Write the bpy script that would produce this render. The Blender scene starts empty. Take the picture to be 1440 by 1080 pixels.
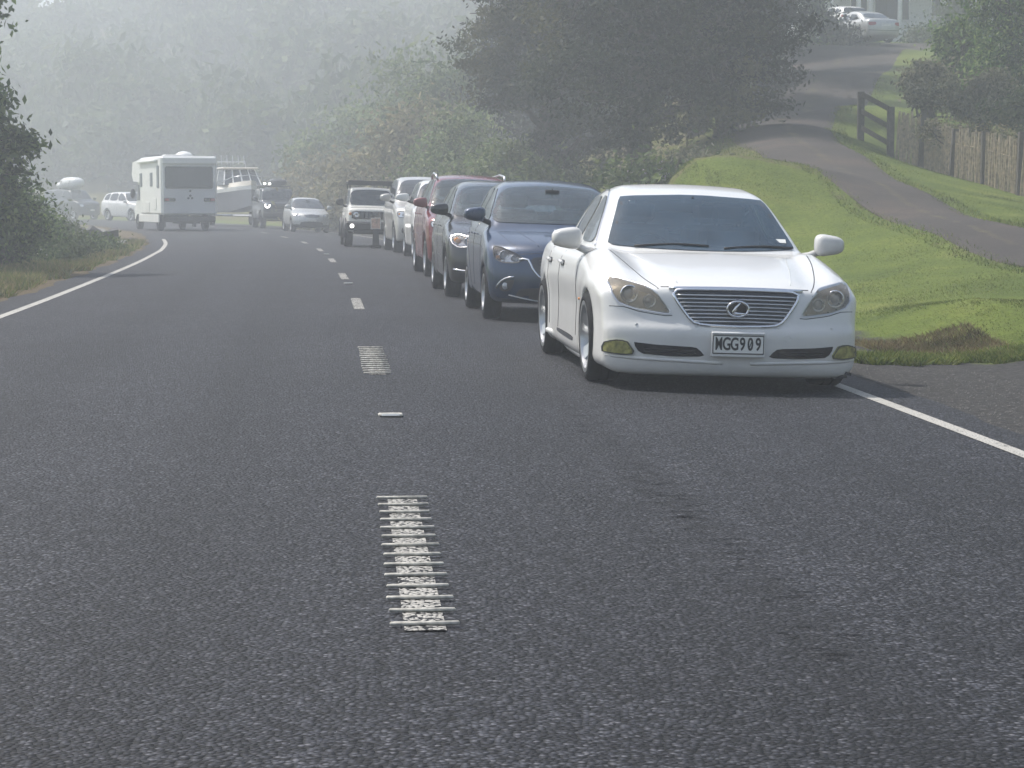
import bpy, bmesh, math, random
import numpy as np
from mathutils import Vector, Matrix
from mathutils.bvhtree import BVHTree
from mathutils.geometry import delaunay_2d_cdt
random.seed(7)
RNG = np.random.default_rng(7)
scene = bpy.context.scene
COL = scene.collection
F = 3100.0; CAMH = 1.33; HOR = 280.0
PITCH = math.atan((540 - HOR) / F)
# ------------------------------------------------------------- camera
cam_d = bpy.data.cameras.new('camera'); cam = bpy.data.objects.new('camera', cam_d); COL.objects.link(cam)
cam.location = (0, 0, CAMH); cam.rotation_euler = (math.pi/2 - PITCH, 0, 0)
cam_d.sensor_width = 36; cam_d.lens = 36 * F / 1440; cam_d.clip_start = .1; cam_d.clip_end = 3000
scene.camera = cam

def at(px, py, d):
    """world point seen at photo pixel (px, py) at world depth y = d"""
    a = (px - 720) / F; b = (540 - py) / F
    c, s = math.cos(PITCH), math.sin(PITCH)
    v = np.array([a, c + b * s, -s + b * c]); v *= d / v[1]
    return np.array([v[0], d, CAMH + v[2]])

# ------------------------------------------------------------- mesh helpers
def set_props(o, label=None, cat=None, group=None, kind=None):
    if label: o['label'] = label
    if cat: o['category'] = cat
    if group: o['group'] = group
    if kind: o['kind'] = kind
    return o

def mesh_obj(name, V, Fc, mat, parent=None, smooth=False, mats=None, midx=None):
    me = bpy.data.meshes.new(name)
    V = np.asarray(V, dtype=np.float32)
    if isinstance(Fc, np.ndarray):
        n = Fc.shape[1]
        me.vertices.add(len(V)); me.vertices.foreach_set('co', V.ravel())
        me.loops.add(Fc.size); me.loops.foreach_set('vertex_index', Fc.astype(np.int32).ravel())
        me.polygons.add(len(Fc)); me.polygons.foreach_set('loop_start', np.arange(0, Fc.size, n, dtype=np.int32))
        me.update(calc_edges=True); me.validate()
    else:
        me.from_pydata(V.tolist(), [], [list(f) for f in Fc]); me.update()
    if mats:
        for m in mats: me.materials.append(m)
    elif mat: me.materials.append(mat)
    if midx is not None: me.polygons.foreach_set('material_index', np.asarray(midx, dtype=np.int32))
    if smooth: me.polygons.foreach_set('use_smooth', np.ones(len(me.polygons), dtype=bool))
    o = bpy.data.objects.new(name, me); COL.objects.link(o)
    if parent: o.parent = parent
    return o

class MB:
    """collects simple solids into one mesh"""
    def __init__(s): s.V = []; s.F = []
    def add(s, V, Fc):
        b = len(s.V); s.V += [tuple(map(float, v)) for v in V]; s.F += [tuple(i + b for i in f) for f in Fc]; return s
    def box(s, c, size, rot=None, taper=1.0, bev=0.0):
        x, y, z = [q / 2 for q in size]
        if bev > 0:
            b = min(bev, x * .9, y * .9, z * .9); V = []; 
            for sz in (-1, 1):
                for (qx, qy) in ((-x + b, -y), (x - b, -y), (x, -y + b), (x, y - b), (x - b, y), (-x + b, y), (-x, y - b), (-x, -y + b)):
                    V.append((qx, qy, sz * (z - b)))
            for sz in (-1, 1):
                for (qx, qy) in ((-x + b, -y + b), (x - b, -y + b), (x - b, y - b), (-x + b, y - b)):
                    V.append((qx, qy, sz * z))
            Fc = [(i, (i + 1) % 8, 8 + (i + 1) % 8, 8 + i) for i in range(8)]
            top = [20, 21, 22, 23]; bot = [16, 17, 18, 19]
            def cap(ring, c4, flip):
                fs = [(ring[0], ring[1], c4[1], c4[0]), (ring[1], ring[2], c4[1]), (ring[2], ring[3], c4[2], c4[1]), (ring[3], ring[4], c4[2]),
                      (ring[4], ring[5], c4[3], c4[2]), (ring[5], ring[6], c4[3]), (ring[6], ring[7], c4[0], c4[3]), (ring[7], ring[0], c4[0]), tuple(c4)]
                return [tuple(reversed(f)) for f in fs] if flip else fs
            Fc += cap(list(range(8, 16)), top, False) + cap(list(range(8)), bot, True)
        else:
            V = [(-x, -y, -z), (x, -y, -z), (x, y, -z), (-x, y, -z), (-x * taper, -y * taper, z), (x * taper, -y * taper, z), (x * taper, y * taper, z), (-x * taper, y * taper, z)]
            Fc = [(3, 2, 1, 0), (4, 5, 6, 7), (0, 1, 5, 4), (1, 2, 6, 5), (2, 3, 7, 6), (3, 0, 4, 7)]
        M = rot if rot is not None else Matrix()
        V = [M @ Vector(v) + Vector(c) for v in V]
        return s.add(V, Fc)
    def tube(s, P, r, n=8, closed=False, cap=True):
        P = [Vector(p) for p in P]; m = len(P); R = r if hasattr(r, '__len__') else [r] * m; V = []; Fc = []
        up = Vector((0, 0, 1)); prev = None
        for i, p in enumerate(P):
            if closed: t = (P[(i + 1) % m] - P[i - 1])
            else: t = P[min(i + 1, m - 1)] - P[max(i - 1, 0)]
            if t.length < 1e-9: t = Vector((0, 0, 1))
            t.normalize()
            if prev is None:
                a = up if abs(t.z) < .9 else Vector((1, 0, 0)); u = t.cross(a).normalized()
            else:
                u = (prev - t * prev.dot(t)); u = u.normalized() if u.length > 1e-6 else t.orthogonal().normalized()
            prev = u; w = t.cross(u)
            for k in range(n):
                a = 2 * math.pi * k / n; V.append(p + (u * math.cos(a) + w * math.sin(a)) * R[i])
        for i in range(m if closed else m - 1):
            j = (i + 1) % m
            for k in range(n): Fc.append((i * n + k, i * n + (k + 1) % n, j * n + (k + 1) % n, j * n + k))
        if cap and not closed: Fc += [tuple(reversed(range(n))), tuple(range((m - 1) * n, m * n))]
        return s.add(V, Fc)
    def lathe(s, prof, c, axis='x', n=32, closed=False):
        """prof: (axial, radius) list; revolve about axis through c"""
        V = []; Fc = []; m = len(prof)
        for k in range(n):
            a = 2 * math.pi * k / n; ca, sa = math.cos(a), math.sin(a)
            for (u, r) in prof:
                v = {'x': (u, r * ca, r * sa), 'z': (r * ca, r * sa, u), 'y': (r * ca, u, r * sa)}[axis]
                V.append((v[0] + c[0], v[1] + c[1], v[2] + c[2]))
        for k in range(n):
            k2 = (k + 1) % n
            for i in range(m if closed else m - 1):
                j = (i + 1) % m; Fc.append((k * m + i, k * m + j, k2 * m + j, k2 * m + i))
        return s.add(V, Fc)
    def sphere(s, c, r, n=14, m=8, p=1.0):
        V = []; Fc = []
        rx, ry, rz = r if hasattr(r, '__len__') else (r, r, r)
        f = lambda q: math.copysign(abs(q) ** p, q)
        for i in range(m + 1):
            ph = -math.pi / 2 + math.pi * i / m
            for k in range(n):
                a = 2 * math.pi * k / n
                V.append((c[0] + rx * f(math.cos(ph)) * f(math.cos(a)), c[1] + ry * f(math.cos(ph)) * f(math.sin(a)), c[2] + rz * f(math.sin(ph))))
        for i in range(m):
            for k in range(n): Fc.append((i * n + k, i * n + (k + 1) % n, (i + 1) * n + (k + 1) % n, (i + 1) * n + k))
        return s.add(V, Fc)
    def prism(s, poly, a0, a1, axis='x'):
        """poly in the two other axes, extruded from a0 to a1"""
        n = len(poly); V = []
        for a in (a0, a1):
            for (p, q) in poly: V.append({'x': (a, p, q), 'y': (p, a, q), 'z': (p, q, a)}[axis])
        Fc = [(i, (i + 1) % n, n + (i + 1) % n, n + i) for i in range(n)] + [tuple(reversed(range(n))), tuple(range(n, 2 * n))]
        return s.add(V, Fc)
    def build(s, name, mat, parent=None, smooth=False, angle=None):
        o = mesh_obj(name, s.V, s.F, mat, parent)
        bm = bmesh.new(); bm.from_mesh(o.data); bmesh.ops.recalc_face_normals(bm, faces=bm.faces); bm.to_mesh(o.data); bm.free()
        if smooth or angle:
            o.data.polygons.foreach_set('use_smooth', np.ones(len(o.data.polygons), dtype=bool))
            if angle: o.data.set_sharp_from_angle(angle=math.radians(angle))
        return o

def empty(name, loc, rot=(0, 0, 0), **k):
    o = bpy.data.objects.new(name, None); o.empty_display_size = .3; COL.objects.link(o)
    o.location = loc; o.rotation_euler = rot; return set_props(o, **k)

def copy_tree(o, parent=None):
    c = o.copy(); COL.objects.link(c); c.parent = parent
    if parent is not None: c.matrix_parent_inverse = o.matrix_parent_inverse
    for ch in list(o.children): copy_tree(ch, c)
    return c

# ------------------------------------------------------------- materials
def nodes(name):
    m = bpy.data.materials.new(name); m.use_nodes = True; nt = m.node_tree
    b = nt.nodes['Principled BSDF']; return m, nt, b
def N(nt, t, **k):
    n = nt.nodes.new(t)
    for a, v in k.items():
        if a.startswith('i_'): n.inputs[a[2:].replace('_', ' ')].default_value = v
        else: setattr(n, a, v)
    return n
def ramp(nt, stops, fac=None):
    r = N(nt, 'ShaderNodeValToRGB'); e = r.color_ramp.elements
    while len(e) < len(stops): e.new(.5)
    for q, (p, c) in zip(e, stops):
        q.position = p; q.color = (c, c, c, 1) if not hasattr(c, '__len__') else (*c, 1)
    if fac is not None: nt.links.new(fac, r.inputs['Fac'])
    return r
def mixc(nt, f, a, b, mode='MIX'):
    m = N(nt, 'ShaderNodeMix', data_type='RGBA', blend_type=mode)
    for s, v in ((0, f), (6, a), (7, b)):
        if hasattr(v, 'links'): nt.links.new(v, m.inputs[s])
        elif s == 0: m.inputs[0].default_value = v
        else: m.inputs[s].default_value = (*v, 1)
    return m.outputs[2]
def noise(nt, scale, detail=4, rough=.5, coord=None):
    n = N(nt, 'ShaderNodeTexNoise'); n.inputs['Scale'].default_value = scale; n.inputs['Detail'].default_value = detail; n.inputs['Roughness'].default_value = rough
    if coord is None: coord = N(nt, 'ShaderNodeTexCoord').outputs['Object']
    nt.links.new(coord, n.inputs['Vector']); return n.outputs['Fac']

def simple(name, col, rough=.5, metal=0, var=.08, scale=8, coat=0, emit=0, spec=.5, bump=0):
    m, nt, b = nodes(name)
    nf = noise(nt, scale, 3)
    lo = tuple(c * (1 - var) for c in col); hi = tuple(min(1, c * (1 + var)) for c in col)
    r = ramp(nt, [(.3, lo), (.7, hi)], nf)
    nt.links.new(r.outputs[0], b.inputs['Base Color'])
    b.inputs['Roughness'].default_value = rough; b.inputs['Metallic'].default_value = metal
    b.inputs['Coat Weight'].default_value = coat; b.inputs['Coat Roughness'].default_value = .04
    b.inputs['Specular IOR Level'].default_value = spec
    if emit: b.inputs['Emission Color'].default_value = (*col, 1); b.inputs['Emission Strength'].default_value = emit
    if bump:
        bp = N(nt, 'ShaderNodeBump'); bp.inputs['Strength'].default_value = bump; bp.inputs['Distance'].default_value = .01
        nt.links.new(noise(nt, scale * 6, 4), bp.inputs['Height']); nt.links.new(bp.outputs[0], b.inputs['Normal'])
    return m

def paint(name, col, rough=.3, metal=.0, dirt=.25):
    """car paint: coat over base, fine road dust collecting low on the body"""
    m, nt, b = nodes(name)
    tc = N(nt, 'ShaderNodeTexCoord')
    nf = noise(nt, 3.0, 5, .6, tc.outputs['Object'])
    sep = N(nt, 'ShaderNodeSeparateXYZ'); nt.links.new(tc.outputs['Object'], sep.inputs[0])
    mr = N(nt, 'ShaderNodeMapRange'); nt.links.new(sep.outputs['Z'], mr.inputs[0])
    mr.inputs[1].default_value = .15; mr.inputs[2].default_value = .75; mr.inputs[3].default_value = dirt; mr.inputs[4].default_value = dirt * .18
    mu = N(nt, 'ShaderNodeMath', operation='MULTIPLY'); nt.links.new(mr.outputs[0], mu.inputs[0]); nt.links.new(nf, mu.inputs[1])
    c = mixc(nt, mu.outputs[0], col, (.23, .20, .17))
    nt.links.new(c, b.inputs['Base Color'])
    rr = N(nt, 'ShaderNodeMapRange'); nt.links.new(mu.outputs[0], rr.inputs[0]); rr.inputs[2].default_value = .3; rr.inputs[3].default_value = rough; rr.inputs[4].default_value = .7
    nt.links.new(rr.outputs[0], b.inputs['Roughness'])
    b.inputs['Metallic'].default_value = metal
    b.inputs['Coat Weight'].default_value = .8; b.inputs['Coat Roughness'].default_value = .06
    return m

def glass(name, tint, opac=.45, rough=.02, film=(.35, .42, .46)):
    """window glass: fresnel reflection over a see-through tint and a film painted the colour of reflected haze"""
    m = bpy.data.materials.new(name); m.use_nodes = True; nt = m.node_tree; nt.nodes.clear()
    out = N(nt, 'ShaderNodeOutputMaterial'); tr = N(nt, 'ShaderNodeBsdfTransparent'); tr.inputs[0].default_value = (*tint, 1)
    gl = N(nt, 'ShaderNodeBsdfGlossy'); gl.inputs['Roughness'].default_value = rough; gl.inputs['Color'].default_value = (.95, .97, 1, 1)
    df = N(nt, 'ShaderNodeBsdfDiffuse'); df.inputs[0].default_value = (*film, 1)
    m1 = N(nt, 'ShaderNodeMixShader'); nf = noise(nt, 4, 4)
    r = ramp(nt, [(.25, opac * .7), (.8, opac * 1.3)], nf)
    nt.links.new(r.outputs[0], m1.inputs[0]); nt.links.new(tr.outputs[0], m1.inputs[1]); nt.links.new(df.outputs[0], m1.inputs[2])
    fr = N(nt, 'ShaderNodeFresnel'); fr.inputs[0].default_value = 1.6
    m2 = N(nt, 'ShaderNodeMixShader'); nt.links.new(fr.outputs[0], m2.inputs[0]); nt.links.new(m1.outputs[0], m2.inputs[1]); nt.links.new(gl.outputs[0], m2.inputs[2])
    nt.links.new(m2.outputs[0], out.inputs[0]); return m

def leafmat(name, cols, trans=.35, rough=.55, alt=None):
    """foliage: colour differs from leaf to leaf and from bough to bough"""
    m = bpy.data.materials.new(name); m.use_nodes = True; nt = m.node_tree; b = nt.nodes['Principled BSDF']; out = nt.nodes['Material Output']
    g = N(nt, 'ShaderNodeNewGeometry')
    r = ramp(nt, [(i / (len(cols) - 1), c) for i, c in enumerate(cols)], g.outputs['Random Per Island'])
    tc = N(nt, 'ShaderNodeTexCoord'); nf = noise(nt, .6, 3, .6, tc.outputs['Object'])
    v = ramp(nt, [(.32, .5), (.68, 1.5)], nf)
    c = mixc(nt, 1.0, r.outputs[0], v.outputs[0], 'MULTIPLY')
    if alt:
        na = ramp(nt, [(.5, 0.0), (.62, .75)], noise(nt, .33, 4, .65, tc.outputs['Object'])); c = mixc(nt, na.outputs[0], c, alt)
    nt.links.new(c, b.inputs['Base Color']); b.inputs['Roughness'].default_value = rough; b.inputs['Specular IOR Level'].default_value = .12
    t = N(nt, 'ShaderNodeBsdfTranslucent'); nt.links.new(c, t.inputs[0])
    mx = N(nt, 'ShaderNodeMixShader'); mx.inputs[0].default_value = trans
    nt.links.new(b.outputs[0], mx.inputs[1]); nt.links.new(t.outputs[0], mx.inputs[2]); nt.links.new(mx.outputs[0], out.inputs[0])
    return m

M = {}
M['rubber'] = simple('tyre_rubber', (.022, .022, .024), .9, var=.25, bump=.3, scale=30, spec=.15)
M['black'] = simple('black_plastic', (.018, .018, .02), .55, var=.2)
M['gloss_black'] = simple('gloss_black', (.012, .012, .014), .15, coat=.5)
M['chrome'] = simple('chrome', (.75, .76, .78), .12, 1.0, .03)
M['silver'] = simple('silver_metal', (.55, .56, .57), .3, .9, .08)
M['white'] = simple('white_gelcoat', (.78, .78, .76), .35, coat=.3, var=.05, scale=2)
M['offwhite'] = simple('offwhite_panel', (.62, .62, .6), .5, var=.08, scale=2)
M['interior'] = simple('cabin_trim', (.05, .05, .055), .8, var=.2)
M['seat'] = simple('seat_cloth', (.10, .10, .11), .85, var=.2)
M['seat_light'] = simple('seat_leather_beige', (.28, .26, .23), .7, var=.1)
M['lens'] = simple('lamp_reflector', (.7, .7, .7), .2, .8, .1)
M['amber'] = simple('amber_lens', (.75, .28, .05), .25, coat=.5)
M['red_lens'] = simple('red_lens', (.35, .02, .02), .2, coat=.6)
M['plate'] = simple('plate_white', (.72, .72, .68), .4, var=.04)
M['wood_dark'] = simple('weathered_dark_timber', (.065, .056, .047), .85, var=.35, scale=14, bump=.4)
M['wood_grey'] = simple('weathered_grey_timber', (.34, .27, .18), .9, var=.4, scale=12, bump=.4)
M['bark'] = simple('bark', (.075, .062, .05), .9, var=.4, scale=7, bump=.8)
M['lamp_on'] = simple('lit_lamp', (1, .98, .92), .3, emit=3)
M['glass'] = glass('window_glass', (.72, .84, .86), .10, film=(.30, .42, .46))
M['glass_dark'] = glass('tinted_window_glass', (.12, .15, .17), .28, film=(.14, .17, .2))
M['glass_lex'] = glass('reflection_tinted_windscreen', (.24, .33, .39), .45, film=(.06, .11, .155))  # blue film colour stands in for sky reflected in the windscreen
M['headlamp_glass'] = glass('headlamp_cover', (.9, .9, .9), .05, film=(.5, .5, .48))
M['headlamp_old'] = glass('yellowed_headlamp_cover', (.92, .87, .76), .24, film=(.52, .45, .33))
M['fog_yellow'] = glass('yellow_fog_lens', (.75, .72, .2), .5, film=(.32, .31, .07))
# ------------------------------------------------------------- centreline of the road
CL = np.array([(1.35, -16), (.78, -7), (.25, 0), (-.28, 6.9), (-.76, 13.4), (-1.12, 17.9), (-2.05, 29), (-3.0, 39), (-3.9, 47.9), (-4.7, 55), (-5.55, 62), (-7.2, 73),
      (-10.3, 90), (-13.5, 103), (-18.4, 121), (-27.4, 143), (-42, 163), (-64, 182), (-95, 200), (-130, 212), (-180, 222)], float)
def catmull(P, n=8, closed=False):
    P = np.asarray(P, float); m = len(P); out = []
    for i in range(m if closed else m - 1):
        if closed: p0, p1, p2, p3 = P[(i - 1) % m], P[i], P[(i + 1) % m], P[(i + 2) % m]
        else: p0, p1, p2, p3 = P[max(i - 1, 0)], P[i], P[i + 1], P[min(i + 2, m - 1)]
        for k in range(n):
            t = k / n
            out.append(.5 * (2 * p1 + (p2 - p0) * t + (2 * p0 - 5 * p1 + 4 * p2 - p3) * t * t + (3 * p1 - p0 - 3 * p2 + p3) * t ** 3))
    if not closed: out.append(P[-1])
    return np.array(out)
def resample(P, step):
    P = np.asarray(P, float); d = np.r_[0, np.cumsum(np.linalg.norm(np.diff(P, axis=0), axis=1))]
    n = max(2, int(round(d[-1] / step)) + 1); t = np.linspace(0, d[-1], n)
    return np.stack([np.interp(t, d, P[:, k]) for k in range(P.shape[1])], 1), t
CLF, CLS = resample(catmull(CL, 10), .5)
TAN = np.gradient(CLF, axis=0); TAN /= np.linalg.norm(TAN, axis=1)[:, None]
NOR = np.stack([TAN[:, 1], -TAN[:, 0]], 1)          # to the right of travel
CLC = CLF[::6]; TC = TAN[::6]; NC = NOR[::6]; SC = CLS[::6]
def us(x, y):
    """lateral offset from the centreline (right +) and distance along it"""
    x = np.atleast_1d(np.asarray(x, float)); y = np.atleast_1d(np.asarray(y, float)); sh = x.shape; x = x.ravel(); y = y.ravel()
    U = np.empty(len(x)); S = np.empty(len(x))
    for a in range(0, len(x), 20000):
        dx = x[a:a+20000, None] - CLC[None, :, 0]; dy = y[a:a+20000, None] - CLC[None, :, 1]
        j = np.argmin(dx * dx + dy * dy, 1); r = np.arange(len(j))
        al = dx[r, j] * TC[j, 0] + dy[r, j] * TC[j, 1]; U[a:a+20000] = dx[r, j] * NC[j, 0] + dy[r, j] * NC[j, 1]; S[a:a+20000] = SC[j] + al
    return U.reshape(sh), S.reshape(sh)
def z_road_u(u): return -.03 * np.clip(u, 0, 7) - .012 * np.clip(-u, 0, 7)
def sstep(a, b, t): q = np.clip((t - a) / (b - a), 0, 1); return q * q * (3 - 2 * q)

# terrain control points: (px, py, depth) as seen, and free world points
CPX = [(1440, 490, 19.6), (1215, 480, 20.2), (1500, 500, 19), (1440, 440, 22.5), (1215, 425, 23.5), (1300, 430, 23), (1440, 378, 32), (1300, 325, 37), (1200, 285, 41), (1100, 235, 46), (1062, 217, 49.5), (960, 243, 45), (880, 262, 42), (1000, 222, 49),
       (1440, 320, 37), (1330, 285, 42), (1250, 245, 47), (1190, 205, 52), (1170, 185, 55), (1190, 150, 66), (1240, 110, 80), (1262, 68, 98),
       (1440, 277, 48), (1350, 252, 51.5), (1262, 226, 55), (1210, 199, 57), (1040, 180, 58), (1080, 120, 78), (1110, 68, 98), (1110, 59, 112), (1250, 59, 112), (1340, 59, 112),
       (1560, 290, 48), (1600, 230, 62), (1440, 160, 75), (1440, 90, 100), (1000, 200, 62), (980, 120, 80), (1000, 60, 105), (900, 235, 60), (850, 220, 75), (850, 140, 100),
       (1440, 462, 21.2), (1500, 455, 21.5), (1330, 455, 21.6), (1600, 440, 22), (1213, 63, 104.5), (1150, 63, 105), (1290, 63, 105), (1200, 66, 101), (1340, 63, 105), (1600, 400, 30), (1750, 380, 34), (1900, 450, 28), (1900, 350, 45)]
CW = [at(*c) for c in CPX]
for s in range(0, 260, 9):
    j = np.argmin(abs(CLS - s - 8)); p = CLF[j]; n = NOR[j]
    for u in (-5.0, 0, 5.0): q = p + n * u; CW.append(np.array([q[0], q[1], z_road_u(u)]))
    q = p - n * 12; CW.append(np.array([q[0], q[1], .25]))
    q = p - n * 26; CW.append(np.array([q[0], q[1], .8]))
    if s > 75:
        k = sstep(75, 120, s)
        for u, zz in ((10, .3), (22, 1.2), (40, 4), (65, 12), (95, 24), (130, 38)):
            q = p + n * u
            if q[0] < 8 or q[1] > 150: CW.append(np.array([q[0], q[1], zz * k + .2]))
for q in ((3, 62, 1.2), (5, 75, 3.2), (-1, 75, .6), (5.5, 13, -.17), (6.5, 16, -.16), (8, 18, -.12), (5.2, 18.5, -.14), (60, 20, 3), (60, 60, 9), (60, 110, 15), (40, 150, 20), (20, 150, 17), (10, 130, 12), (100, 250, 60), (0, 330, 80), (-150, 300, 30), (-100, 80, 2), (-160, 20, 2), (-60, 40, 1), (-60, -20, 0.5), (60, -20, .3), (25, -15, 0), (22, 10, -.1), (150, 0, 10), (160, 160, 40)):
    CW.append(np.array(q, float))
CW = np.array(CW)
keep = []
for i, c in enumerate(CW):
    if all(np.hypot(*(c[:2] - CW[j][:2])) > 1.2 for j in keep): keep.append(i)
CW = CW[keep]
def _phi(r): return r * .5 * np.sqrt(1 + 0 * r)       # linear kernel: stays tame between points
def _tps(CW, lam=.6):
    n = len(CW); r = np.hypot(CW[:, None, 0] - CW[None, :, 0], CW[:, None, 1] - CW[None, :, 1])
    K = np.sqrt(r * r + 9.0); P = np.c_[np.ones(n), CW[:, :2]]
    A = np.zeros((n + 3, n + 3)); A[:n, :n] = -K - lam * 0 * np.eye(n); A[:n, n:] = P; A[n:, :n] = P.T
    return np.linalg.lstsq(A, np.r_[CW[:, 2], 0, 0, 0], rcond=1e-9)[0]
W_ = _tps(CW)
def z_tps(x, y):
    x = np.asarray(x, float).ravel(); y = np.asarray(y, float).ravel(); o = np.empty(len(x))
    for a in range(0, len(x), 20000):
        r2 = (x[a:a+20000, None] - CW[None, :, 0]) ** 2 + (y[a:a+20000, None] - CW[None, :, 1]) ** 2
        o[a:a+20000] = -np.sqrt(r2 + 9.0) @ W_[:-3] + W_[-3] + W_[-2] * x[a:a+20000] + W_[-1] * y[a:a+20000]
    return o
def zt(x, y):
    """ground height"""
    x = np.atleast_1d(np.asarray(x, float)); y = np.atleast_1d(np.asarray(y, float)); sh = x.shape
    u, s = us(x, y); t = z_tps(x, y).reshape(sh); r = z_road_u(u)
    ru = np.where(s < 30, 5.6, 5.2)
    wR = sstep(ru, ru + 1.8, u); wL = sstep(4.9, 8.5, -u); w = np.where(u > 0, wR, wL)
    t = np.where(t > 22, 22 + 12 * np.tanh((t - 22) / 30), t)
    return np.maximum(r * (1 - w) + t * w, -2.5)
def ground(px, py, dmin=5, dmax=300):
    """march the view ray of a photo pixel to the ground"""
    ds = np.concatenate([np.arange(dmin, 120, .1), np.arange(120, dmax, .5)]); P = np.array([at(px, py, d) for d in ds])
    g = zt(P[:, 0], P[:, 1]); k = np.argmax(P[:, 2] < g); p = P[k]; return np.array([p[0], p[1], g[k]])
def gz(x, y): return float(zt(x, y)[0])

# ------------------------------------------------------------- driveway shape
def cpt(px, py, d): p = at(px, py, d); return p[:2]
DL = np.array([(16, 14), (11.5, 22), (9.0, 28.0), tuple(cpt(1440, 378, 32)), tuple(cpt(1300, 325, 37)), tuple(cpt(1200, 285, 41)), tuple(cpt(1100, 235, 46)), tuple(cpt(1062, 217, 49.5)), tuple(cpt(1020, 190, 56)), tuple(cpt(1015, 160, 66)), tuple(cpt(1060, 120, 79)), tuple(cpt(1100, 70, 97)), tuple(cpt(1095, 64, 106))])
DR = np.array([(22, 20), (14.5, 29), (10.8, 33), tuple(cpt(1440, 320, 37)), tuple(cpt(1330, 285, 42)), tuple(cpt(1250, 245, 47)), tuple(cpt(1190, 205, 52)), tuple(cpt(1172, 187, 55)), tuple(cpt(1174, 170, 60)), tuple(cpt(1192, 150, 67)), tuple(cpt(1240, 110, 80)), tuple(cpt(1275, 70, 97)), tuple(cpt(1330, 63, 106))])
DLc = catmull(DL, 22); DRc = catmull(DR, 22)
NL = 33
D_S = len(DLc); tt = np.linspace(0, 1, NL)
DG = DLc[:, None, :] * (1 - tt)[None, :, None] + DRc[:, None, :] * tt[None, :, None]
def sd_poly(P, X, Y):
    P = np.asarray(P, float); Q = np.roll(P, -1, 0); d = np.full(X.shape, 1e9); ins = np.zeros(X.shape, bool)
    for (ax, ay), (bx, by) in zip(P, Q):
        ex, ey = bx - ax, by - ay; wx, wy = X - ax, Y - ay
        t = np.clip((wx * ex + wy * ey) / (ex * ex + ey * ey + 1e-12), 0, 1)
        d = np.minimum(d, (wx - ex * t) ** 2 + (wy - ey * t) ** 2)
        c = ((ay <= Y) != (by <= Y)); xi = ax + (Y - ay) * ex / (ey if abs(ey) > 1e-12 else 1e-12); ins ^= (c & (X < xi))
    return np.where(ins, -1, 1) * np.sqrt(d)
DPOLY = np.vstack([DLc[::3], DRc[::-3]])
def drive_dist(x, y):
    """signed distance from the driveway outline (negative inside)"""
    return sd_poly(DPOLY, np.asarray(x, float).ravel(), np.asarray(y, float).ravel())

# ------------------------------------------------------------- ground sheet
gx = np.concatenate([np.arange(-420, -40, 6.0), np.arange(-40, 40, .4), np.arange(40, 320, 6.0)])
gy = np.concatenate([np.arange(-120, 10, 3.0), np.arange(10, 115, .45), np.arange(115, 190, 2), np.arange(190, 480, 6.0)])
GX, GY = np.meshgrid(gx, gy, indexing='ij'); GU, GS = us(GX, GY); GZ = zt(GX, GY)
DD = drive_dist(GX, GY).reshape(GX.shape)
nz = (np.sin(GX * 1.7 + np.sin(GY * .9)) * np.sin(GY * 1.3 + 2 * np.sin(GX * .5))) * .012 + (RNG.random(GX.shape) - .5) * .012
off = (GU > 6.0) | (GU < -6.2)
GZ = GZ + np.where(off, nz, 0) * sstep(.1, .9, DD) - .14 * (1 - sstep(-.75, -.2, DD)) - np.where((GU < 3.55) & (GU > -4.5), .10, 0) - np.where((abs(GU) < 5.2), .012, 0)
def grid_faces(nx, ny):
    i = np.arange(nx - 1)[:, None] * ny + np.arange(ny - 1)[None]; i = i.ravel()
    return np.stack([i, i + ny, i + ny + 1, i + 1], 1)
gm, nt, b = nodes('grass_ground')
tc = N(nt, 'ShaderNodeTexCoord').outputs['Object']
att = N(nt, 'ShaderNodeVertexColor', layer_name='cover'); sp = N(nt, 'ShaderNodeSeparateColor'); nt.links.new(att.outputs[0], sp.inputs[0])
n1 = noise(nt, .5, 5, .6, tc); n2 = noise(nt, 14, 6, .75, tc); n3 = noise(nt, 3.2, 5, .7, tc)
g1 = ramp(nt, [(.3, (.062, .092, .014)), (.55, (.112, .146, .022)), (.75, (.175, .190, .045))], n1)
g2 = ramp(nt, [(.25, .55), (.75, 1.5)], n2)
gc = mixc(nt, 1.0, g1.outputs[0], g2.outputs[0], 'MULTIPLY')
dc = ramp(nt, [(.3, (.06, .043, .027)), (.55, (.13, .10, .055)), (.8, (.22, .18, .09))], n2)
gr = ramp(nt, [(.25, (.018, .018, .019)), (.5, (.055, .053, .051)), (.75, (.105, .100, .093))], n2)
def noisy(ch, sc):
    a = N(nt, 'ShaderNodeMath', operation='ADD'); nt.links.new(ch, a.inputs[0]); nt.links.new(sc, a.inputs[1])
    r = ramp(nt, [(.92, 0.0), (1.08, 1.0)], a.outputs[0])
    a.use_clamp = False
    mrr = N(nt, 'ShaderNodeMapRange'); nt.links.new(a.outputs[0], mrr.inputs[0]); mrr.inputs[1].default_value = .85; mrr.inputs[2].default_value = 1.15
    nt.nodes.remove(r); return mrr.outputs[0]
c1 = mixc(nt, noisy(sp.outputs[0], n3), gc, dc.outputs[0]); c2 = mixc(nt, noisy(sp.outputs[1], n3), c1, gr.outputs[0])
nt.links.new(c2, b.inputs['Base Color']); b.inputs['Roughness'].default_value = .9; b.inputs['Specular IOR Level'].default_value = .15
bp = N(nt, 'ShaderNodeBump'); bp.inputs['Strength'].default_value = .8; bp.inputs['Distance'].default_value = .05; nt.links.new(n2, bp.inputs['Height']); nt.links.new(bp.outputs[0], b.inputs['Normal'])
g_o = mesh_obj('ground', np.stack([GX, GY, GZ], -1).reshape(-1, 3), grid_faces(len(gx), len(gy)), gm, smooth=True)
set_props(g_o, kind='structure')
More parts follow.
